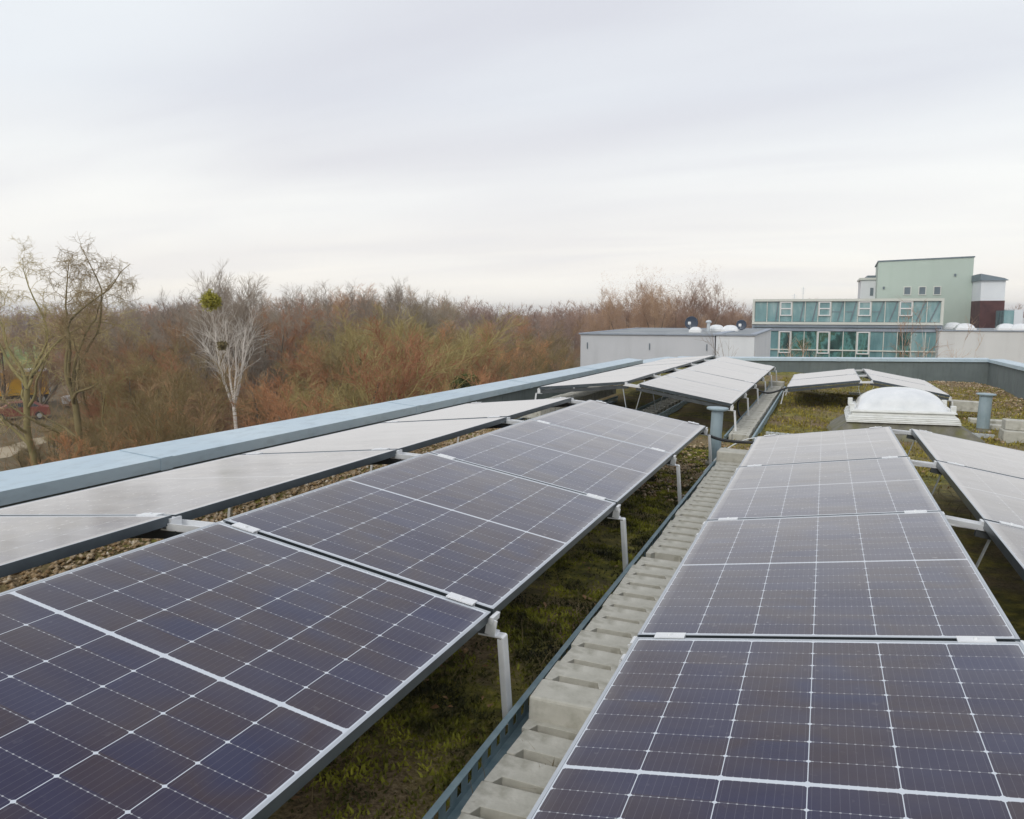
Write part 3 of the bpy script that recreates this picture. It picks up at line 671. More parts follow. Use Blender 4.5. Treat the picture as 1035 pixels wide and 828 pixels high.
# dome skylight
def skylight():
    M = RF @ T(1.005, 11.2, FZ) @ Matrix.Rotation(-0.045, 4, 'Y')
    th = thing('dome_skylight', 'white dome skylight on a ribbed frame with a mossy felt upstand', 'skylight', M)
    z0 = 0.225
    u_ = MB(); a = 0.60; b = 0.86; d0 = 0.0
    # upstand and its sloping felt skirt
    u_.hexa([(-a,0.04,-0.05),(a,0.04,-0.05),(a,1.24,-0.05),(-a,1.24,-0.05)], [(-a,0.04,z0),(a,0.04,z0),(a,1.24,z0),(-a,1.24,z0)])
    u_.hexa([(-b-0.08,-0.12,-0.04),(b+0.12,-0.12,-0.04),(b+0.12,1.4,-0.04),(-b-0.08,1.4,-0.04)], [(-a-0.005,0.035,0.20),(a+0.005,0.035,0.20),(a+0.005,1.245,0.20),(-a-0.005,1.245,0.20)])
    u_.build('upstand', MAT['felt'], th)
    def ring(name, w0, w1, za, zb, th_=None):
        m = MB(); y0 = 0.64-w0; y1 = 0.64+w0; Y0 = 0.64-w1; Y1 = 0.64+w1
        m.hexa([(-w0,y0,za),(w0,y0,za),(w0,y1,za),(-w0,y1,za)], [(-w1,Y0,zb),(w1,Y0,zb),(w1,Y1,zb),(-w1,Y1,zb)])
        return m
    r_ = ring('', 0.655, 0.625, z0-0.03, z0+0.055)
    for k in range(3):
        w = 0.650-0.008*k; zz_ = z0-0.012+0.022*k; m2 = ring('', w+0.006, w+0.006, zz_, zz_+0.007); r_.add(m2.v, m2.f)
    r_.build('lower_frame', MAT['whiteplastic'], th, bevel=0.004)
    ring('', 0.600, 0.575, z0+0.056, z0+0.125).build('upper_frame', MAT['whiteplastic'], th, bevel=0.004)
    ring('', 0.612, 0.608, z0+0.100, z0+0.114).build('drip_edge', MAT['whiteplastic'], th)
    cl = MB()
    for sx in (-0.585, 0.585):
        for yy in (0.2, 1.05): cl.box(sx-0.03, sx+0.03, yy-0.04, yy+0.04, z0+0.10, z0+0.19)
    cl.build('hinge', MAT['whiteplastic'], th, bevel=0.004)
    # square based acrylic dome
    n = 28; V = []; F = []
    for j in range(n+1):
        for i in range(n+1):
            x_ = -1+2*i/n; y_ = -1+2*j/n
            q = max(0.0, (1-abs(x_)**2.3)*(1-abs(y_)**2.3))
            V.append((x_*0.53, 0.64+y_*0.53, z0+0.118+0.265*q**0.5))
    for j in range(n):
        for i in range(n): k = j*(n+1)+i; F.append((k,k+1,k+n+2,k+n+1))
    m = MB(); m.add(V, F); m.build('dome', MAT['dome'], th, smooth=True)
skylight()

# ------------------------------------------------------------------ the land around: ground, field, path
t = NT('winter_ground'); c = t.coord()
g1 = t.noise(c, 0.12, 6, 0.65); g2 = t.noise(c, 1.6, 6, 0.7)
gc = t.ramp(g1, (0.35,(0.085,0.075,0.022)), (0.52,(0.16,0.115,0.055)), (0.68,(0.24,0.17,0.09)))
gc = t.mix(t.ramp(g2, (0.35,(0,0,0)), (0.7,(1,1,1))), gc, t.mix(0.5, gc, (0.06,0.045,0.025)))
t.bump(g2, 0.6, 0.1); MAT['ground'] = t.out(gc, 0.97)
MAT['field'] = mottled('green_field', (0.12,0.18,0.03), (0.17,0.23,0.045), 0.05, 0.95, 0, 0)
MAT['path'] = mottled('sandy_path', (0.36,0.29,0.19), (0.46,0.39,0.28), 0.8, 0.95, 0, 0.2, 5)
kind(obj('ground', (lambda m: (m.add([(-1500,-300,0),(1500,-300,0),(1500,1500,0),(-1500,1500,0)],[(0,1,2,3)]), m)[1])(MB()).mesh('ground', MAT['ground'])), 'structure')
def gpt(u, v, z=0.0):
    d = fw + rw*((u-517.5)/FPX) - uw*((v-414)/FPX); k = (z-HC)/d[2]
    p = Vector((0,0,HC)) + d*k; return p
def sheet(name, pts, mat, z):
    m = MB(); m.add([(p[0],p[1],z) for p in pts], [tuple(range(len(pts)))]); return kind(m.build(name, mat), 'structure')
sheet('field', [gpt(-260,388), gpt(34,384), gpt(60,352), gpt(20,344), gpt(-200,344)], MAT['field'], 0.004)
pp = [gpt(-120,480), gpt(-40,470), gpt(10,462), gpt(30,452), gpt(60,444)]; qq = [gpt(70,438), gpt(30,444), gpt(5,452), gpt(-40,458), gpt(-120,466)]
sheet('path', pp+qq, MAT['path'], 0.008)

# ------------------------------------------------------------------ bare winter trees
def unit(v): return v/np.maximum(np.linalg.norm(v, axis=-1, keepdims=True), 1e-9)
def grow(P0, D0, L, R0, nseg, wig, up, rend=0.35, rs=rng):
    n = len(P0); P = np.zeros((n, nseg+1, 3)); P[:,0] = P0; D = unit(D0); st = (L/nseg)[:,None]
    for i in range(nseg):
        D = unit(D + rs.normal(0, wig, (n,3)) + np.array([0,0,up]))
        P[:,i+1] = P[:,i] + D*st
    Rr = R0[:,None]*np.linspace(1, rend, nseg+1)[None]
    return P, Rr
def spawn(P, Rr, n, tmin, L, ratio, ang, nseg, wig, up, rend=0.35, rs=rng, tpow=1.0, rmin=0.004):
    k, m, _ = P.shape
    w = np.linalg.norm(P[:,-1]-P[:,0], axis=-1); idx = rs.choice(k, n, p=w/w.sum())
    t = (tmin + (1-tmin)*rs.random(n)**tpow)*(m-1); i = np.minimum(t.astype(int), m-2); f = (t-i)[:,None]
    p = P[idx,i]*(1-f)+P[idx,i+1]*f; d = unit(P[idx,i+1]-P[idx,i]); r = Rr[idx,i]*(1-f[:,0])+Rr[idx,i+1]*f[:,0]
    rv = rs.normal(0,1,(n,3)); perp = unit(rv - d*np.sum(rv*d,-1,keepdims=True)); a = (ang*rs.uniform(0.6,1.3,n))[:,None]
    D = d*np.cos(a)+perp*np.sin(a)
    return grow(p, D, L*rs.uniform(0.6,1.25,n)*(1.15-0.5*(t/(m-1))), np.maximum(r*ratio, rmin), nseg, wig, up, rend, rs)
def prisms(sets, n=3):
    V = []; F = []; off = 0
    for P, Rr in sets:
        k, m, _ = P.shape; d = np.zeros_like(P)
        d[:,1:-1] = P[:,2:]-P[:,:-2]; d[:,0] = P[:,1]-P[:,0]; d[:,-1] = P[:,-1]-P[:,-2]; d = unit(d)
        ref = np.where(np.abs(d[...,2:3]) > 0.9, np.array([1.0,0,0]), np.array([0,0,1.0]))
        a = unit(np.cross(d, ref)); b = np.cross(d, a)
        th = np.arange(n)*2*np.pi/n
        ring = P[:,:,None,:] + Rr[:,:,None,None]*(a[:,:,None,:]*np.cos(th)[None,None,:,None]+b[:,:,None,:]*np.sin(th)[None,None,:,None])
        V.append(ring.reshape(-1,3))
        ii, jj, kk = np.meshgrid(np.arange(k), np.arange(m-1), np.arange(n), indexing='ij')
        b0 = off + (ii*m+jj)*n
        F.append(np.stack([b0+kk, b0+(kk+1)%n, b0+n+(kk+1)%n, b0+n+kk], -1).reshape(-1,4)); off += k*m*n
    return np.concatenate(V), np.concatenate(F)
def leaves(P, n, size, rs, jit=0.02):
    k, m, _ = P.shape; i = rs.integers(0, k, n); j = rs.integers(1, m, n)
    c = P[i,j] + rs.normal(0, jit, (n,3)); a = unit(rs.normal(0,1,(n,3)))*size; b = unit(np.cross(a, rs.normal(0,1,(n,3))))*size*0.6
    V = np.stack([c-a, c+b, c+a, c-b], 1).reshape(-1,3); F = np.arange(n*4).reshape(-1,4); return V, F
def bark(name, a, b, rough=0.95):
    t = NT(name); oi = t.n('ShaderNodeObjectInfo'); c = t.coord(); f = t.noise(c, 1.3, 4, 0.6)
    col = t.ramp(f, (0.3,a), (0.7,b))
    hs = t.n('ShaderNodeHueSaturation'); t.l(col, hs.inputs['Color']); t.l(t.M('ADD', 0.49, t.M('MULTIPLY', oi.outputs['Random'], 0.02)), hs.inputs['Hue'])
    t.l(t.M('ADD', 0.75, t.M('MULTIPLY', oi.outputs['Random'], 0.5)), hs.inputs['Value'])
    return t.out(hs.outputs[0], rough)
MAT['t_red'] = bark('red_brown_twigs', (0.36,0.165,0.08), (0.54,0.28,0.14))
MAT['t_brown'] = bark('brown_twigs', (0.29,0.175,0.09), (0.47,0.30,0.165))
MAT['t_olive'] = bark('olive_twigs', (0.25,0.195,0.075), (0.40,0.31,0.14))
MAT['t_grey'] = bark('grey_twigs', (0.28,0.23,0.18), (0.42,0.35,0.28))
MAT['t_bark'] = bark('dark_bark', (0.12,0.095,0.065), (0.20,0.16,0.11))
MAT['t_obark'] = bark('mossy_bark', (0.13,0.105,0.05), (0.22,0.175,0.08))
MAT['t_wbark'] = bark('willow_bark', (0.17,0.14,0.06), (0.27,0.22,0.10))
MAT['t_ochre'] = bark('ochre_twigs', (0.34,0.26,0.12), (0.50,0.40,0.20))
MAT['t_white'] = bark('birch_bark', (0.42,0.37,0.33), (0.74,0.69,0.64))
MAT['t_rust'] = bark('rusty_twigs', (0.36,0.22,0.14), (0.52,0.34,0.22))
MAT['t_mist'] = bark('mistletoe_green', (0.20,0.18,0.02), (0.36,0.31,0.04))
def bush_tree(seed, H, spread, nst=3, twigs=5200, leafn=0, wig=0.13, tr=0.013, low=0.18):
    rs = np.random.default_rng(seed)
    a = rs.uniform(0, 6.28, nst); sp = spread*rs.uniform(0.05,0.30,nst)
    P0 = np.stack([np.cos(a)*0.15, np.sin(a)*0.15, np.zeros(nst)-0.2], -1)
    D0 = np.stack([np.cos(a)*sp/H*2, np.sin(a)*sp/H*2, np.ones(nst)], -1)
    A = grow(P0, D0, H*rs.uniform(0.8,0.98,nst), H*0.0125*rs.uniform(0.8,1.2,nst), 9, wig*0.6, 0.06, 0.25, rs)
    Bb = spawn(*A, 30, low, np.full(30, H*0.36), 0.55, 0.62, 6, wig, 0.18, 0.3, rs, 0.9)
    Cc = spawn(*Bb, 190, 0.15, np.full(190, H*0.17), 0.5, 0.6, 4, wig, 0.16, 0.35, rs, rmin=0.009)
    Dd = spawn(*Cc, 1400, 0.1, np.full(1400, H*0.085), 0.6, 0.65, 3, wig, 0.03, 0.5, rs, rmin=tr*0.6)
    Ee = spawn(*Dd, int(twigs*0.6), 0.1, np.full(int(twigs*0.6), H*0.045), 0.7, 0.6, 2, wig, 0.10, 0.5, rs, rmin=tr*0.5)
    tv, tf = prisms([A], 7); cv, cf = prisms([Bb, Cc, Dd, Ee], 3)
    kz = H/np.percentile(cv[:,2], 99.7); tv[:,2] *= kz; cv[:,2] *= kz
    if leafn:
        lv, lf = leaves(Ee[0], leafn, 0.035, rs); cf = np.concatenate([cf, lf+len(cv)]); cv = np.concatenate([cv, lv])
    return tv, tf, cv, cf
def make_tree(name, label, data, tm, cm, M, group=None, cat='tree'):
    tv, tf, cv, cf = data
    th = thing(name, label, cat, M, group)
    obj('trunk', np_mesh('trunk', tv, tf, tm, True), th); obj('crown', np_mesh('crown', cv, cf, cm), th); return th
L_RED = 'bare reddish brown tree in the thicket beyond the left parapet'
L_BRN = 'bare brown tree in the thicket beyond the left parapet'
L_OLV = 'bare olive tinged tree in the thicket beyond the left parapet'
L_GRY = 'tall bare grey tree standing above the thicket'
FAR = T(0,-3000,-50)
protos = {}
specs = [('red',L_RED,11,5.6,4,9000,0,'t_bark','t_red'), ('red2',L_RED,12,5.0,3,8500,0,'t_bark','t_red'),
         ('brn',L_BRN,13,5.2,3,9000,0,'t_bark','t_brown'), ('brn2',L_BRN,14,4.6,2,8500,0,'t_bark','t_brown'),
         ('olv',L_OLV,15,4.8,4,9000,0,'t_obark','t_olive'), ('olv2',L_OLV,16,5.0,3,8500,0,'t_obark','t_olive'),
         ('gry',L_GRY,17,4.2,2,6500,0,'t_bark','t_grey'), ('gry2',L_GRY,18,4.6,3,6500,0,'t_bark','t_grey')]
for key, lab, seed, spr, nst, tw, lf, tm, cm in specs:
    d = bush_tree(seed, 9.0, spr, nst, tw, lf, low=(0.12 if 'gry' not in key else 0.3)); protos[key] = (lab, d, tm, cm)
made = {}
GRP = {L_RED:'reddish thicket trees', L_BRN:'brown thicket trees', L_OLV:'olive thicket trees', L_GRY:'tall grey thicket trees'}
def put_tree(key, x, y, H, rz, sxy=1.0, label=None, group=None, name='bare_tree'):
    lab, d, tm, cm = protos[key]
    M = T(x, y, 0) @ Matrix.Rotation(rz, 4, 'Z') @ Matrix.Diagonal((H/9.0*sxy, H/9.0*sxy, H/9.0, 1))
    if key not in made: made[key] = make_tree(name, lab, d, MAT[tm], MAT[cm], M, GRP[lab]); o = made[key]
    else: o = dup(made[key], M, lab); o['group'] = GRP[lab]
    o.name = name
    if label: o['label'] = label
    if group: o['group'] = group
    return o
def interp(x, xs, ys): return float(np.interp(x, xs, ys))
def skyline(u):      # photo row of the thicket's top at column u
    return interp(u, [-80,0,60,115,160,195,230,290,320,360,400,440,465,500,560,620,700], [318,318,322,326,314,306,303,307,303,298,298,308,320,325,324,318,316])
rt = random.Random(5)
def place_at(u, r):
    d = (fw + rw*((u-517.5)/FPX)); a = Vector((d[0], d[1], 0)).normalized(); return a*r
def height_for(u, v, r):
    d = fw + rw*((u-517.5)/FPX) - uw*((v-414)/FPX); return HC + d[2]/math.hypot(d[0], d[1])*r
used = []
count = 0
for r, du in ((24,40),(30,34),(37,30),(45,25),(54,22),(66,20),(80,18)):
    u = -60 + rt.uniform(0, du)
    while u < 640:
        rr = r*rt.uniform(0.93,1.09)
        p = place_at(u, rr)
        skip = (u < 100 and rr < 64) or (u < 60 and rr < 80) or (u + 2300/rr > 588) or p.x > -6.5
        if not skip:
            near_drop = {24:62,30:48,37:34,45:20,54:9,66:4,80:0}[r]
            v = skyline(u) - 5 + near_drop*rt.uniform(0.5,1.7) + rt.uniform(-4,10)
            if 175 < u < 310 and rr < 50: v = max(v, ((430 if rr < 33 else 380) if 190 < u < 292 else 345)+rt.uniform(0,14))
            H = max(2.6, height_for(u, v, rr))
            w = rt.random(); n_ = math.sin(u*0.021)+math.sin(u*0.047+2)
            if r >= 54: key = rt.choice(['red','red2','brn','brn2','gry','gry2','olv'] if r < 80 else ['red','brn2','gry','gry2','brn'])
            elif w < 0.36+0.16*n_: key = rt.choice(['red','red2'])
            elif w < 0.62: key = rt.choice(['brn','brn2'])
            else: key = rt.choice(['olv','olv2'])
            if r < 40 and v > 318 and rt.random() < 0.25: key = rt.choice(['olv','olv2'])
            put_tree(key, p.x, p.y, H, rt.uniform(0,6.28), rt.uniform(0.95,1.35)); count += 1
        u += du*rt.uniform(0.75,1.25)
# tall pale trees that stand above the rest
for u, v, r in [(205,292,50),(222,278,46),(248,282,52),(270,284,49),(290,293,55),(185,297,58),(160,306,60),(305,296,60),(335,294,52),(352,290,50),(378,291,54),(400,290,50),(420,297,56),(440,303,55),(130,318,60)]:
    p = place_at(u, r); put_tree(rt.choice(['gry','gry2']), p.x, p.y, height_for(u, v-3, r), rt.uniform(0,6.28), 0.85)
# low shrubs where the ground shows
for i in range(9):
    u = rt.uniform(10, 120); r = rt.uniform(40, 60); p = place_at(u, r)
    put_tree(rt.choice(['olv','olv2','brn']), p.x, p.y, rt.uniform(1.5,2.9), rt.uniform(0,6.28), 1.5, 'low bare shrub on the open ground at the far left', 'low shrubs at the far left', 'bare_shrub')
# the rusty leaved row behind the white flat roofed building
rd = bush_tree(31, 9.0, 5.0, 2, 3500, 2200, 0.12, 0.016, 0.25); protos['rst'] = ('tall tree with a few rusty leaves behind the white flat roofed building', rd, 't_bark', 't_rust')
GRP[protos['rst'][0]] = 'rusty trees behind the white building'
for u, v in [(598,314),(612,294),(626,292),(640,296),(652,290),(664,287),(676,286),(688,282),(697,288),(604,310),(660,300),(632,306),(712,310),(722,314),(740,316)]:
    r = rt.uniform(92,112); p = place_at(u, r); put_tree('rst', p.x, p.y, height_for(u, v, r), rt.uniform(0,6.28), 0.9)
# the two twisted willows at the left
def willow(seed, H, lean, name, label, M):
    rs = np.random.default_rng(seed)
    A = grow(np.array([[0,0,-0.2]]), np.array([[lean,0.05,1.0]]), np.array([H*0.42]), np.array([0.19]), 8, 0.08, 0.03, 0.7, rs)
    tip = A[0][:,-1]; k = 4
    dirs = np.array([[-0.55,0.1,1.0],[-0.12,-0.2,1.0],[0.22,0.25,1.0],[0.60,0.0,1.0]])
    Bb = grow(np.repeat(tip,k,0), dirs, np.array([0.50,0.58,0.56,0.46])*H, np.full(k,0.085), 14, 0.17, 0.03, 0.16, rs)
    B2 = spawn(*A, 4, 0.45, np.full(4,H*0.36), 0.6, 0.8, 10, 0.22, 0.06, 0.12, rs)
    Cc = spawn(*Bb, 64, 0.25, np.full(64,H*0.14), 0.5, 1.0, 8, 0.28, 0.0, 0.35, rs, 0.7)
    C2 = spawn(*B2, 16, 0.25, np.full(16,H*0.12), 0.5, 1.0, 8, 0.28, 0.0, 0.35, rs)
    C = (np.concatenate([Cc[0],C2[0]]), np.concatenate([Cc[1],C2[1]]))
    Dd = spawn(*C, 620, 0.15, np.full(620,H*0.06), 0.5, 1.0, 6, 0.35, -0.08, 0.5, rs, rmin=0.010)
    Ee = spawn(*Dd, 3000, 0.1, np.full(3000,H*0.04), 0.6, 0.9, 4, 0.35, -0.12, 0.5, rs, rmin=0.006)
    tv, tf = prisms([A,Bb,B2], 7); cv, cf = prisms([C,Dd,Ee], 3)
    kz = H/cv[:,2].max(); tv[:,2] *= kz; cv[:,2] *= kz
    return make_tree(name, label, (tv,tf,cv,cf), MAT['t_wbark'], MAT['t_ochre'], M)
for seed, u, v, r, ln, lab in [(41, 34, 240, 44, 0.0,'leftmost twisted ochre willow rising high above the thicket'), (45, 74, 246, 41, 0.0, 'second twisted ochre willow, right of the leftmost one')]:
    p = place_at(u, r); H = height_for(u, v, r)
    willow(seed, H*1.05, ln, 'willow_tree', lab, T(p.x, p.y, 0) @ Matrix.Rotation(YAW+0.3,4,'Z'))
# the white birch with mistletoe
def birch(seed, H, nst, label, M, spread=0.42, nC=60, nD=420, tr=0.012, cm='t_white', split=0.5, thick=1.0):
    rs = np.random.default_rng(seed)
    A = grow(np.array([[-0.05,0,-0.2],[0.20,0,-0.2]])[:max(1,nst//4)], np.array([[-0.02,0,1.0],[0.04,0,1.0]])[:max(1,nst//4)], np.full(max(1,nst//4),H*split), np.full(max(1,nst//4),0.075*H/9*thick), 6, 0.03, 0.02, 0.8, rs)
    tips = A[0][:,-1]; st = tips[rs.integers(0,len(tips),nst)]; a = np.arange(nst)*6.283/nst+rs.uniform(0,0.5,nst); s = spread*rs.uniform(0.35,1.1,nst)
    Bb = grow(st, np.stack([np.cos(a)*s, np.sin(a)*s, np.ones(nst)],-1), H*(1-split)*rs.uniform(0.8,1.08,nst), np.full(nst,0.045*H/9*thick), 8, 0.07, 0.07, 0.3, rs)
    Cc = spawn(*Bb, nC, 0.25, np.full(nC,H*0.13), 0.42, 0.5, 5, 0.08, 0.16, 0.35, rs, rmin=0.010)
    Dd = spawn(*Cc, nD, 0.1, np.full(nD,H*0.10), 0.6, 0.6, 4, 0.12, 0.0, 0.5, rs, rmin=tr*0.6)
    Ee = spawn(*Dd, nD*2, 0.1, np.full(nD*2,H*0.05), 0.7, 0.6, 3, 0.12, -0.02, 0.5, rs, rmin=tr*0.45)
    tv, tf = prisms([A,Bb], 7); cv, cf = prisms([Cc,Dd,Ee], 3)
    kz = H/np.percentile(cv[:,2], 99.8); tv[:,2] *= kz; cv[:,2] *= kz
    th = make_tree('birch_tree', label, (tv,tf,cv,cf), MAT['t_white'], MAT[cm], M); return th
p = place_at(243, 30.0); birch(51, height_for(243, 290, 30.0), 7, 'white barked birch with a mistletoe ball, in front of the thicket', T(p.x,p.y,0) @ Matrix.Rotation(0.3,4,'Z'), 0.62, 52, 260, 0.008, split=0.64, thick=1.0)
def ball(name, label, u, v, r, rad, n, mat, cat):
    rs = np.random.default_rng(int(u)); c = place_at(u, r); z = height_for(u, v, r)
    D = unit(rs.normal(0,1,(n,3))); A = grow(np.zeros((n,3)), D, np.full(n,rad*0.95)*rs.uniform(0.6,1.1,n), np.full(n,0.010), 3, 0.25, 0, 0.6, rs)
    B_ = spawn(*A, n*3, 0.3, np.full(n*3, rad*0.4), 0.8, 0.7, 2, 0.2, 0, 0.6, rs, rmin=0.008)
    cv, cf = prisms([A,B_], 3); lv, lf = leaves(B_[0], n*5, 0.035, rs, 0.03); cf = np.concatenate([cf, lf+len(cv)]); cv = np.concatenate([cv, lv])
    tag(obj(name, np_mesh(name, cv, cf, MAT[mat]), None, T(c.x,c.y,z)), label, cat)
ball('mistletoe', 'yellow green mistletoe ball high in the white birch', 217.5, 304, 29.2, 0.34, 260, 't_mist', 'mistletoe')
ball('mistletoe', 'small dark clump lower in the white birch, below the mistletoe ball', 227, 349, 29.2, 0.18, 90, 't_obark', 'mistletoe')
p = place_at(576, 34); # evergreen bush by the parapet
def evergreen(u, v, r, rad, label):
    rs = np.random.default_rng(9); c = place_at(u, r); z = height_for(u, v, r); n = 5000
    D = unit(rs.normal(0,1,(n,3))); q = D*rad*rs.uniform(0.5,1.0,(n,1))**0.5*np.array([1.2,1.2,1.0]) + np.array([0,0,z-rad*0.8]); a = unit(rs.normal(0,1,(n,3)))*0.07; b = unit(np.cross(a, rs.normal(0,1,(n,3))))*0.035
    V = np.stack([q-a,q+b,q+a,q-b],1).reshape(-1,3); F = np.arange(4*n).reshape(-1,4)
    A = grow(np.array([[0,0,-0.2]]), np.array([[0,0,1.0]]), np.array([z*0.95]), np.array([0.09]), 6, 0.04, 0.02, 0.4, rs); tv, tf = prisms([A], 7)
    make_tree('evergreen_shrub', label, (tv,tf,V,F), MAT['t_bark'], MAT['t_leaf'], T(c.x,c.y,0), cat='shrub')
MAT['t_leaf'] = bark('evergreen_leaf', (0.035,0.06,0.015), (0.16,0.16,0.05))
evergreen(472, 381, 26, 0.42, 'small dark evergreen shrub poking up beyond the left parapet')
# far woodland on the horizon: one mass nobody could count
def woodland():
    rs = np.random.default_rng(77); Vs = []; Fs = []; off = 0
    base = [bush_tree(60+i, 9.0, 4.5, 3, 0 or 300, 0, 0.12, 0.03, 0.15) for i in range(2)]
    def simple(seed):
        r2 = np.random.default_rng(seed); H = 9.0
        A = grow(np.array([[0,0,-0.2]]), np.array([[0,0,1.0]]), np.array([H*0.9]), np.array([0.12]), 6, 0.06, 0.05, 0.3, r2)
        B_ = spawn(*A, 26, 0.08, np.full(26,H*0.42), 0.5, 0.6, 3, 0.1, 0.12, 0.4, r2, rmin=0.04)
        C_ = spawn(*B_, 170, 0.1, np.full(170,H*0.17), 0.6, 0.6, 2, 0.1, 0.08, 0.5, r2, rmin=0.026)
        D_ = spawn(*C_, 700, 0.0, np.full(700,H*0.09), 0.8, 0.6, 1, 0.1, 0.05, 0.6, r2, rmin=0.020)
        return prisms([A,B_,C_,D_], 3)
    pr = [simple(80+i) for i in range(4)]
    V = []; F = []
    for ring, n in ((128,95),(150,110),(175,120),(205,110)):
        for i in range(n):
            az = -1.20 + 2.0*(i+rs.uniform(-.4,.4))/n; r = ring*rs.uniform(0.94,1.06)
            x, y = math.sin(az)*r, math.cos(az)*r
            pv = Vector((x,y,0)); uu = (pv.dot(rw)/pv.dot(fw))*FPX+517.5
            if -40 < uu < 44 and r < 168: continue
            if uu > 740 and r < 145: continue
            hv = height_for(min(max(uu,-200),1200), 317+rs.uniform(-4,4)+3*math.sin(uu*0.05), r) if r > 0 else 9
            s = max(6.5, hv)/9.0*1.02; a = rs.uniform(0,6.28); v, f = pr[rs.integers(0,4)]
            q = v.copy(); q[:,0], q[:,1] = (v[:,0]*math.cos(a)-v[:,1]*math.sin(a))*s*1.25+x, (v[:,0]*math.sin(a)+v[:,1]*math.cos(a))*s*1.25+y; q[:,2] *= s
            V.append(q); F.append(f+off); off += len(q)
    return np.concatenate(V), np.concatenate(F)
t = NT('far_twigs'); c = t.coord(); f = t.noise(c, 0.09, 3, 0.6)
MAT['far'] = t.out(t.ramp(f, (0.35,(0.32,0.22,0.18)), (0.5,(0.38,0.25,0.19)), (0.65,(0.44,0.28,0.19))), 0.95)
wv, wf = woodland()
kind(obj('far_woodland', np_mesh('far_woodland', wv, wf, MAT['far'])), 'stuff', 'mauve brown bare woodland along the horizon', 'woodland')
# undergrowth filling the thicket floor
def undergrowth():
    rs = np.random.default_rng(4); n = 26000; P0 = []
    u = rs.uniform(-60, 620, n); r = rs.uniform(18, 95, n)
    out = np.array([[*place_at(a, b)][:2] for a, b in zip(u[:n], r[:n])]); keep = (out[:,0] < -6) & ~((u < 80) & (r < 96) & (rs.random(n) < 0.97)); out = out[keep]; m = len(out)
    A = grow(np.concatenate([out, np.zeros((m,1))],1), np.stack([rs.normal(0,.35,m), rs.normal(0,.35,m), np.ones(m)],-1), rs.uniform(1.0,3.6,m), np.full(m,0.016), 3, 0.15, 0.03, 0.4, rs)
    B_ = spawn(*A, m*3, 0.2, np.full(m*3,0.8), 0.7, 0.6, 2, 0.15, 0.05, 0.5, rs, rmin=0.008)
    return prisms([A,B_], 3)
uv_, uf_ = undergrowth()
t = NT('undergrowth'); c = t.coord(); f = t.noise(c, 0.16, 4, 0.65)
MAT['under'] = t.out(t.ramp(f, (0.32,(0.24,0.20,0.07)), (0.5,(0.34,0.23,0.12)), (0.68,(0.42,0.21,0.11))), 0.95)
kind(obj('undergrowth', np_mesh('undergrowth', uv_, uf_, MAT['under'])), 'stuff', 'tangled brown brush on the ground under the thicket', 'undergrowth')

# ------------------------------------------------------------------ vehicles seen through the twigs
MAT['yellow'] = mottled('yellow_paint', (0.72,0.40,0.02), (0.80,0.47,0.03), 0.8, 0.35, 0, 0)
MAT['redpaint'] = mottled('red_paint', (0.20,0.05,0.035), (0.26,0.07,0.05), 0.8, 0.3, 0, 0)
MAT['whitepaint'] = mottled('white_paint', (0.72,0.72,0.72), (0.80,0.80,0.80), 0.8, 0.35, 0, 0)
MAT['darkglass'] = mottled('dark_glass', (0.02,0.025,0.03), (0.03,0.035,0.04), 1, 0.08, 0, 0)
MAT['tyre'] = mottled('tyre', (0.02,0.02,0.02), (0.03,0.03,0.03), 5, 0.8, 0, 0)
def wheel(parent, x, y, r):
    w = MB(); w.tube([(x,y-0.12,r),(x,y+0.12,r)], r, 20); wo_ = w.build('wheel', MAT['tyre'], parent)
    MB().tube([(x,y-0.125,r),(x,y+0.125,r)], r*0.6, 14).build('rim', MAT['alu'], wo_)
def car(u, v, mat, label, rz):
    p = gpt(u, v); th = thing('parked_car', label, 'car', T(p.x,p.y,0) @ Matrix.Rotation(rz,4,'Z'))
    prof = [(-2.1,0.35),(-2.1,0.75),(-1.95,0.92),(-1.15,1.0),(-0.55,1.42),(0.95,1.45),(1.65,1.02),(2.05,0.95),(2.12,0.6),(2.1,0.32)]
    m = MB(); k = len(prof); V = []
    for s, ins in ((-0.85,0),(0.85,0)):
        for x, z in prof: V.append((x, s*(1-(max(z-0.95,0))*0.25), z))
    F = [tuple(range(k)), tuple(range(2*k-1,k-1,-1))]+[(i,k+i,k+(i+1)%k,(i+1)%k) for i in range(k)]
    m.add(V, F); m.build('body', mat, th, bevel=0.04)
    for s in (-1,1):
        g = MB(); q = [(-1.0,1.03),(-0.5,1.36),(0.9,1.38),(1.4,1.04)]
        vv = [(x, s*(0.857*(1-max(z-0.95,0)*0.25)), z) for x, z in q]+[(x, s*(0.80*(1-max(z-0.95,0)*0.25)), z) for x, z in q]
        g.add(vv, [(0,1,2,3),(7,6,5,4),(0,4,5,1),(1,5,6,2),(2,6,7,3),(3,7,4,0)]); g.build('side_window', MAT['darkglass'], th)
        MB().box(-2.13,-2.09,s*0.6-0.14,s*0.6+0.14,0.68,0.82).build('headlight', MAT['whitepaint'], th)
    for x in (-1.3,1.35):
        for y in (-0.78,0.78): wheel(th, x, y, 0.32)
rz_ = YAW+0.55
car(20, 424, MAT['redpaint'], 'dull red car parked in front of the yellow truck', rz_)
car(90, 410, MAT['whitepaint'], 'white car glimpsed between the willow and the thicket', rz_)
p = gpt(12, 409); th = thing('box_truck', 'yellow box truck with a white roof edge at the far left', 'truck', T(p.x,p.y,0) @ Matrix.Rotation(YAW+0.6,4,'Z'))
MB().box(-3.6,3.1,-1.2,1.2,0.9,3.0).build('cargo_box', MAT['yellow'], th, bevel=0.03)
MB().box(-3.65,3.15,-1.24,1.24,3.0,3.16).build('roof', MAT['whitepaint'], th)
rb = MB()
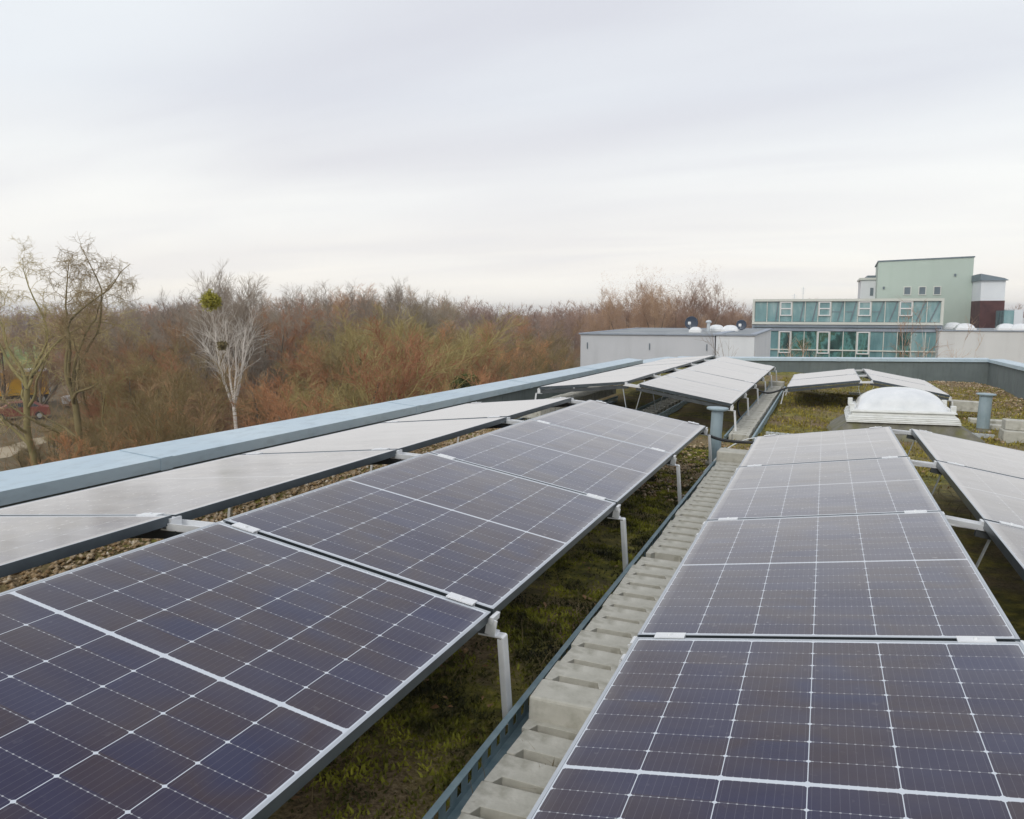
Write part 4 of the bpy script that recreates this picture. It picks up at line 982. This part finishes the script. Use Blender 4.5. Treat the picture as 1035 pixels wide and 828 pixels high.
for x in (-3.5,-1.3,0.9,3.0): rb.box(x-0.09,x+0.09,-1.23,-1.2,0.9,3.0)
rb.build('post', MAT['galv'], th)
MB().hexa([(-5.4,-1.1,0.5),(-3.75,-1.1,0.5),(-3.75,1.1,0.5),(-5.4,1.1,0.5)],[(-5.1,-1.05,2.5),(-3.75,-1.05,2.5),(-3.75,1.05,2.5),(-5.1,1.05,2.5)]).build('cab', MAT['yellow'], th, bevel=0.06)
MB().box(-4.9,-3.9,-1.13,-1.09,1.4,2.2).build('cab_window', MAT['darkglass'], th)
MB().box(-3.7,3.0,-0.5,0.5,0.55,0.9).build('chassis', MAT['tyre'], th)
for x in (-4.5,1.2,2.3):
    for y in (-1.0,1.0): wheel(th, x, y, 0.48)

# ------------------------------------------------------------------ buildings beyond the far parapet
MAT['wall_grey'] = mottled('grey_render', (0.52,0.535,0.56), (0.60,0.61,0.64), 0.35, 0.92, 0, 0.1, 12, streak=(1.1,(1,1,0.18),0.25,(0.30,0.31,0.32)))
MAT['wall_white'] = mottled('white_render', (0.68,0.70,0.73), (0.76,0.78,0.80), 0.5, 0.9, 0, 0.05, 12, streak=(1.5,(1,1,0.2),0.2,(0.5,0.52,0.54)))
MAT['wall_warm'] = mottled('warm_white_render', (0.62,0.62,0.61), (0.70,0.70,0.69), 0.4, 0.9, 0, 0.05, 12, streak=(1.2,(1,1,0.15),0.25,(0.42,0.41,0.40)))
MAT['mint'] = mottled('mint_render', (0.43,0.51,0.455), (0.48,0.555,0.50), 0.22, 0.9, 0, 0.05, 12, streak=(0.9,(1.2,1.2,0.12),0.28,(0.34,0.43,0.36)))
MAT['cream'] = mottled('cream_metal', (0.58,0.60,0.55), (0.66,0.67,0.62), 1, 0.5, 0, 0)
MAT['fascia'] = mottled('blue_grey_fascia', (0.27,0.31,0.37), (0.36,0.40,0.46), 0.8, 0.6, 0.2, 0, streak=(3,(1,1,0.4),0.5,(0.20,0.23,0.28)))
MAT['slate'] = mottled('slate_metal', (0.12,0.16,0.19), (0.18,0.22,0.25), 1, 0.6, 0.2, 0)
MAT['maroon'] = mottled('maroon_brick', (0.055,0.022,0.025), (0.12,0.050,0.048), 1.4, 0.9, 0, 0.2, 8)
MAT['roofgrey'] = mottled('flat_roof_grey', (0.20,0.22,0.24), (0.34,0.36,0.37), 0.5, 0.9, 0, 0.1, 5)
def glassmat(name, stops, sc):
    t = NT(name); c = t.coord(); f = t.noise(c, 0.8, 5, 0.62, sc, 0.4)
    col = t.ramp(f, *stops); m = t.out(col, 0.06); t.b.inputs['IOR'].default_value = 1.6; return m
MAT['teal'] = glassmat('teal_glass', [(0.28,(0.08,0.18,0.20)),(0.5,(0.17,0.32,0.34)),(0.72,(0.38,0.50,0.51))], (1,1,0.35))
MAT['teal_dark'] = glassmat('dark_teal_glass', [(0.30,(0.008,0.025,0.025)),(0.44,(0.03,0.09,0.08)),(0.52,(0.10,0.26,0.25)),(0.60,(0.04,0.085,0.04)),(0.74,(0.18,0.36,0.34))], (1.3,1,0.8))
def X(u, y): return at(u, 330, y)[0]
def Z(u, v, y): return at(u, v, y)[2]
def flat_block(name, label, x0, x1, y0, y1, zt, wall, cat='building', roofm='roofgrey'):
    th = thing(name, label, cat, T((x0+x1)/2, y0, 0)); cx_ = (x0+x1)/2
    MB().box(x0-cx_, x1-cx_, 0, y1-y0, 0, zt).build('wall', MAT[wall], th)
    c = MB(); a, b, d = x0-cx_-0.08, x1-cx_+0.08, y1-y0
    for q in ((a,b,-0.08,0.22),(a,b,d-0.22,d+0.08),(a,a+0.30,0.22,d-0.22),(b-0.30,b,0.22,d-0.22)): c.box(q[0],q[1],q[2],q[3],zt-0.03,zt+0.035)
    c.build('roof_edge', MAT['fascia'], th)
    MB().box(x0-cx_+0.2, x1-cx_-0.2, 0.2, y1-y0-0.2, zt+0.001, zt+0.012).build('roof', MAT[roofm], th)
    return th, cx_
YB = 38
zl = Z(655, 338, YB)
thL, cxL = flat_block('flat_roofed_building', 'long grey rendered building with a flat roof left of the glazed facade', X(587,YB), X(723,YB), YB, 51, zl, 'wall_grey')
m = MB()
for u in (594,657,715): 
    x = X(u,YB)-cxL; m.box(x-0.018,x+0.018,-0.05,0.0,zl-0.72,zl-0.42)
m.build('overflow_spout', MAT['slate'], thL)
thW, cxW = flat_block('white_annexe', 'small bright white annexe between the grey building and the glazed facade', X(723.5,YB-0.5)+0.03, X(763,YB-0.5), YB-0.5, 50, Z(740,338.5,YB-0.5), 'wall_white')
# things on those roofs
def dish(u, v, y, rad, label):
    c_ = at(u, v, y); th = thing('satellite_dish', label, 'satellite dish', T(c_.x, c_.y, zl+0.012)); h_ = c_.z-zl-0.012
    MB().tube([(0,0.25,0),(0,0.25,h_)], 0.045, 10).build('mast', MAT['galv'], th)
    pr = [(rad*math.sin(a), -rad*0.9*math.cos(a)+rad*0.9) for a in [0.02+0.9*i/8 for i in range(9)]]
    m = MB(); 
    n = 28; V = []; F = []
    for q, (r_, d_) in enumerate(pr):
        for j in range(n): V.append((r_/pr[-1][0]*rad*math.cos(6.2832*j/n), 0.22-d_*0.6, h_+r_/pr[-1][0]*rad*math.sin(6.2832*j/n)))
    for q in range(len(pr)-1):
        for j in range(n): F.append((q*n+j,q*n+(j+1)%n,(q+1)*n+(j+1)%n,(q+1)*n+j))
    F.append(tuple(range(n))); m.add(V, F); o = m.build('reflector', MAT['slate_dish'], th, smooth=True)
    s_ = o.modifiers.new('thick','SOLIDIFY'); s_.thickness = 0.03
    f_ = MB(); f_.tube([(0,-0.05,h_-rad*0.8),(0,-0.55,h_-0.02)], 0.022, 8); f_.build('feed_arm', MAT['galv'], th)
    MB().box(-0.07,0.07,-0.66,-0.5,h_-0.08,h_+0.07).build('receiver', MAT['whitepaint'], th, bevel=0.02)
MAT['slate_dish'] = mottled('dark_blue_dish', (0.03,0.045,0.075), (0.055,0.075,0.11), 2, 0.5, 0, 0)
dish(698.5, 326.5, 45, 0.36, 'larger dark blue satellite dish on the grey flat roof')
dish(749, 328.5, 46, 0.28, 'smaller dark satellite dish beside the glazed building')
def roof_dome(x, y, z, w, label, group=None):
    th = thing('roof_skylight', label, 'skylight', T(x, y, z), group)
    MB().box(-w/2,w/2,-w/2,w/2,0,0.12).build('curb', MAT['whitepaint'], th)
    n = 14; V = []; F = []
    for j in range(n+1):
        for i in range(n+1):
            a, b = -1+2*i/n, -1+2*j/n; q = max(0,(1-abs(a)**2.4)*(1-abs(b)**2.4)); V.append((a*w*0.46,b*w*0.46,0.12+w*0.26*q**0.5))
    for j in range(n):
        for i in range(n): k = j*(n+1)+i; F.append((k,k+1,k+n+2,k+n+1))
    m = MB(); m.add(V,F); m.build('dome', MAT['dome'], th, smooth=True)
for u, y, w, lab in [(703,42,0.6,'white dome light in front of the larger satellite dish'),(724,45,0.85,'left one of the two white dome lights between the satellite dishes'),(738,44,0.85,'right one of the two white dome lights between the satellite dishes')]:
    c_ = at(u,336,y); roof_dome(c_.x, y, zl+0.012, w, lab)
th = thing('roof_vent', 'small grey roof vent between the dish and the dome lights', 'roof vent', T(at(716,334,44).x, 44, zl+0.012))
MB().lathe([(0.09,0),(0.09,0.45)],14).build('pipe', MAT['galv'], th); MB().lathe([(0.15,0.45),(0.16,0.5),(0.10,0.58),(0.01,0.6)],14).build('cap', MAT['galv'], th)

# glazed building
YG = 60.0
gx0, gx1 = X(760,YG), X(953,YG); gcx = (gx0+gx1)/2
thG = thing('glazed_building', 'two storey building with teal glass bands and white framed windows', 'building', T(gcx, YG, 0))
zt, zb1, zb2 = Z(856,302,YG), Z(856,326.5,YG), Z(856,335,YG); zb3 = Z(856,366,YG); zcap = Z(856,304.5,YG)
W_ = gx1-gx0; hx = W_/2
MB().box(-hx+0.15, hx-0.15, 0.45, 12, 0, zt-0.05).build('wall', MAT['mint'], thG)
c = MB(); c.box(-hx, hx, 0.0, 12.2, zcap, zt); c.build('roof_slab', MAT['cream'], thG)
c = MB(); c.box(-hx, -hx+0.14, 0.0, 0.45, zb1, zcap); c.box(hx-0.14, hx, 0.0, 0.45, zb1, zcap); c.build('end_post', MAT['cream'], thG)
c = MB(); c.box(-hx, hx, -0.06, 0.45, zb1-0.12, zb1+0.05); c.build('sill', MAT['cream'], thG)
c = MB(); c.box(-hx, hx, 0.05, 0.45, zb2, zb1-0.12); c.build('fascia', MAT['fascia'], thG)
c = MB(); c.tube([(-hx+0.1,0.0,(zb1+zb2)/2-0.02),(hx-0.1,0.0,(zb1+zb2)/2-0.02)], 0.05, 8); c.build('gutter', MAT['slate'], thG)
npn = 14; pw = (W_-0.28)/npn
def band(z0, z1, nm, mat, lower):
    for i in range(npn):
        x0 = -hx+0.14+i*pw; x1 = x0+pw
        g = MB(); g.box(x0+0.03, x1-0.03, 0.16, 0.19, z0+0.02, z1-0.02); g.build('pane', MAT[mat if not (lower and i in (0,1,9,10,12,13)) else 'teal'], thG)
        f = MB(); f.box(x0-0.024, x0+0.024, 0.10, 0.24, z0, z1); f.build('mullion', MAT['cream'], thG)
        if i in (2,5,8,11) and not (lower and i == 11):
            wf_ = MB(); h0 = z0+(z1-z0)*(0.30 if not lower else 0.26); h1 = z1-0.02; t_ = 0.07
            for q in ((x0+0.035,x0+0.035+t_,h0,h1),(x1-0.035-t_,x1-0.035,h0,h1),(x0+0.035+t_,x1-0.035-t_,h0,h0+t_),(x0+0.035+t_,x1-0.035-t_,h1-t_,h1)): wf_.box(q[0],q[1],0.04,0.2,q[2],q[3])
            if not lower: wf_.box(x0+0.035+t_, x1-0.035-t_, 0.05, 0.2, (h0+h1)/2-0.03, (h0+h1)/2+0.05)
            wo2 = wf_.build('window_frame', MAT['whitepaint'], thG)
            MB().box(x0+0.035+t_, x1-0.035-t_, 0.10, 0.13, h0+t_, h1-t_).build('window_pane', MAT['teal_dark' if lower else 'teal'], wo2)
        elif not lower and i >= 1:
            lean = 0.10+0.40*i/npn; d = MB(); xm = x1-0.10
            d.strip([(xm-lean*(z1-z0)*0.8, 0.145, z0+0.05), (xm, 0.145, z1-0.03)], (0,1,0), 0.02, 0.075); d.build('brace', MAT['slate'], thG)
            if i in (6,7,9): MB().box(x0+0.06, x1-0.25, 0.14, 0.158, (z0+z1)/2-0.03, (z0+z1)/2+0.02).build('rail', MAT['slate'], thG)
    f = MB(); f.box(hx-0.14-0.035, hx-0.14+0.035, 0.08, 0.24, z0, z1); f.build('mullion', MAT['cream'], thG)
band(zb1+0.05, zcap, 'upper', 'teal', False)
zlow = Z(856,392,YG)
band(Z(856,366,YG), zb2-0.002, 'lower', 'teal_dark', True)
tr = MB(); tr.box(-hx+0.14, hx-0.14, 0.06, 0.2, Z(856,354.5,YG)-0.03, Z(856,354.5,YG)+0.05); tr.build('transom', MAT['cream'], thG)
MB().box(-hx, hx, 0.1, 0.45, 0, Z(856,366,YG)).build('plinth_wall', MAT['mint'], thG)
for u, v, lab in [(812,290,'thin antenna mast on the glazed building, taller one'),(803,297,'thin antenna mast on the glazed building, shorter one')]:
    c_ = at(u, v, YG+5); m = MB(); m.tube([(0,0,0),(0,0,c_.z-zt)], 0.022, 6)
    for k in range(3): m.tube([(-0.18+0.03*k,0,c_.z-zt-0.15-0.16*k),(0.18-0.03*k,0,c_.z-zt-0.15-0.16*k)], 0.012, 5)
    tag(m.build('antenna', MAT['galv'], None, T(c_.x, YG+5, zt)), lab, 'antenna')
# mint tower
YT = 74.0
x0, x1 = X(884.5,YT), X(980,YT); ztw = Z(932,262.5,YT)
thT = thing('mint_tower', 'tall mint green tower block with three small square windows', 'building', T((x0+x1)/2, YT, 0)); hw = (x1-x0)/2
m = MB(); m.hexa([(-hw,0,0),(hw,0,0),(hw,9,0),(-hw+0.3,9,0)], [(-hw,0,ztw-0.12),(hw,0,ztw+0.10),(hw,9,ztw+0.10),(-hw+0.3,9,ztw-0.12)]); m.build('wall', MAT['mint'], thT)
m = MB(); m.hexa([(-hw-0.06,-0.06,ztw-0.12),(hw+0.06,-0.06,ztw+0.10),(hw+0.06,9.1,ztw+0.10),(-hw+0.2,9.1,ztw-0.12)], [(-hw-0.06,-0.06,ztw-0.02),(hw+0.06,-0.06,ztw+0.20),(hw+0.06,9.1,ztw+0.20),(-hw+0.2,9.1,ztw-0.02)]); m.build('roof_edge', MAT['slate'], thT)
for u0, u1 in ((911,919),(926,934),(941,949)):
    a, b = X(u0,YT)-(x0+x1)/2, X(u1,YT)-(x0+x1)/2; za, zb_ = Z(930,298.5,YT), Z(930,289.5,YT)
    f = MB(); fr = 0.07
    for q in ((a,a+fr,za,zb_),(b-fr,b,za,zb_),(a+fr,b-fr,za,za+fr),(a+fr,b-fr,zb_-fr,zb_)): f.box(q[0],q[1],-0.05,0.0,q[2],q[3])
    w_ = f.build('window', MAT['cream'], thT); MB().box(a+fr,b-fr,-0.02,-0.003,za+fr,zb_-fr).build('pane', MAT['slate'], w_)
m = MB()
for u, v in ((962,278),(891,291)):
    x = X(u,YT)-(x0+x1)/2; z = Z(u,v,YT); m.box(x-0.07,x+0.07,-0.12,0,z-0.09,z+0.09)
m.build('wall_lamp', MAT['slate'], thT)
# white blocks either side of the tower
y_ = 80.0; a, b = X(868,y_), X(884,y_)+1.5
th = thing('stair_tower', 'narrow white block with an overhanging roof left of the mint tower', 'building', T((a+b)/2, y_, 0)); h_ = (b-a)/2; z_ = Z(876,283,y_)
MB().box(-h_,h_,0,6,0,z_).build('wall', MAT['wall_white'], th)
MB().box(-h_-0.12,h_,-0.15,6.1,z_,z_+0.18).build('roof', MAT['cream'], th)
MB().box(-h_+0.5,h_,0.2,5.8,z_+0.18,Z(876,278.5,y_)).build('roof_edge', MAT['slate'], th)
MB().box(X(879,y_)-(a+b)/2-0.12, X(879,y_)-(a+b)/2+0.15, -0.03, 0.0, Z(879,299,y_), Z(879,291,y_)).build('window', MAT['slate'], th)
y_ = 70.0; a, b = X(978,y_+5), X(1013.5,y_)
th = thing('white_and_maroon_building', 'white block with a maroon lower storey right of the mint tower', 'building', T((a+b)/2, y_, 0)); h_ = (b-a)/2
zm, zw_, zr = Z(1000,304,y_), Z(1000,283.5,y_), Z(1000,276.5,y_)
MB().box(-h_,h_,0.06,9,zm,zw_).build('upper_wall', MAT['wall_white'], th)
MB().box(-h_,h_+0.02,0,9,0,zm).build('brick_wall', MAT['maroon'], th)
m = MB(); m.hexa([(-h_-0.1,-0.15,zw_),(h_+0.18,-0.15,zw_),(h_+0.18,9.2,zw_),(-h_-0.1,9.2,zw_)], [(-h_-0.1,-0.05,zr),(h_-0.1,-0.05,zr-0.35),(h_-0.1,9,zr-0.35),(-h_-0.1,9,zr)]); m.build('roof', MAT['slate'], th)
# right hand low wing, its dome lights and what lies behind
YR = 58.6
thR, cxR = flat_block('low_wing', 'long low warm white wing at the right with dome lights on its roof', X(950,YR), X(1035,YR)+9, YR, 66, Z(1000,334.5,YR), 'wall_warm')
zR = Z(1000,334.5,YR)
for u, y, w, lab in [(963,63.5,1.3,'leftmost small white dome light on the low wing'),(975,60.5,1.2,'white dome light in front of the maroon storey'),(1017,60.5,1.2,'white dome light right of the maroon storey'),(1031,60.3,1.2,'rightmost white dome light at the edge of the picture')]:
    roof_dome(at(u,333,y).x, y, zR+0.012, w, lab)
y_ = 67.0
th = thing('glass_link', 'pale blue glass link beside a white pillar at the far right', 'building', T(X(1019,y_), y_, 0))
h_ = X(1024,y_)-X(1019,y_)
MB().box(-h_,h_,0,5,0,Z(1019,314,y_)).build('glazing', MAT['teal'], th)
MB().box(h_,h_+0.55,-0.1,5,0,Z(1027,313,y_)).build('pillar', MAT['wall_white'], th)
MB().box(h_+0.55,h_+8,0.5,5,0,Z(1030,322,y_)).build('wall', MAT['wall_warm'], th)
# small bare trees standing between the buildings
p = at(935,340,33); birch(71, Z(935,300,33), 4, 'slender pale stemmed birch in front of the right end of the glazed facade', T(p.x,33,0), 0.13, 26, 130, 0.010, 't_rust', thick=0.45)
p = at(751,345,31); birch(72, Z(751,333,31), 4, 'small bare sapling in front of the white annexe', T(p.x,31,0), 0.30, 14, 60, 0.010, 't_grey', thick=0.45)
p = at(818,345,34); birch(73, Z(818,338,34), 4, 'small bare sapling in front of the middle of the glazed facade', T(p.x,34,0), 0.25, 20, 90, 0.010, 't_rust', thick=0.45)
p = at(960,345,34); birch(74, Z(960,318,34), 4, 'thin bare sapling in front of the low wing', T(p.x,34,0), 0.2, 10, 40, 0.009, 't_rust', thick=0.45)

# ------------------------------------------------------------------ the air
hz = bpy.data.materials.new('haze'); hz.use_nodes = True; hn = hz.node_tree; hn.nodes.clear()
ho = hn.nodes.new('ShaderNodeOutputMaterial'); hv = hn.nodes.new('ShaderNodeVolumePrincipled')
hv.inputs['Color'].default_value = (0.97,0.97,1.0,1); hv.inputs['Density'].default_value = 0.0007; hv.inputs['Anisotropy'].default_value = 0.2
hn.links.new(hv.outputs[0], ho.inputs['Volume'])
kind(MB().box(-1510,1510,-310,1510,-1.0,16.5).build('haze', hz), 'stuff', 'thin pale winter haze', 'haze')
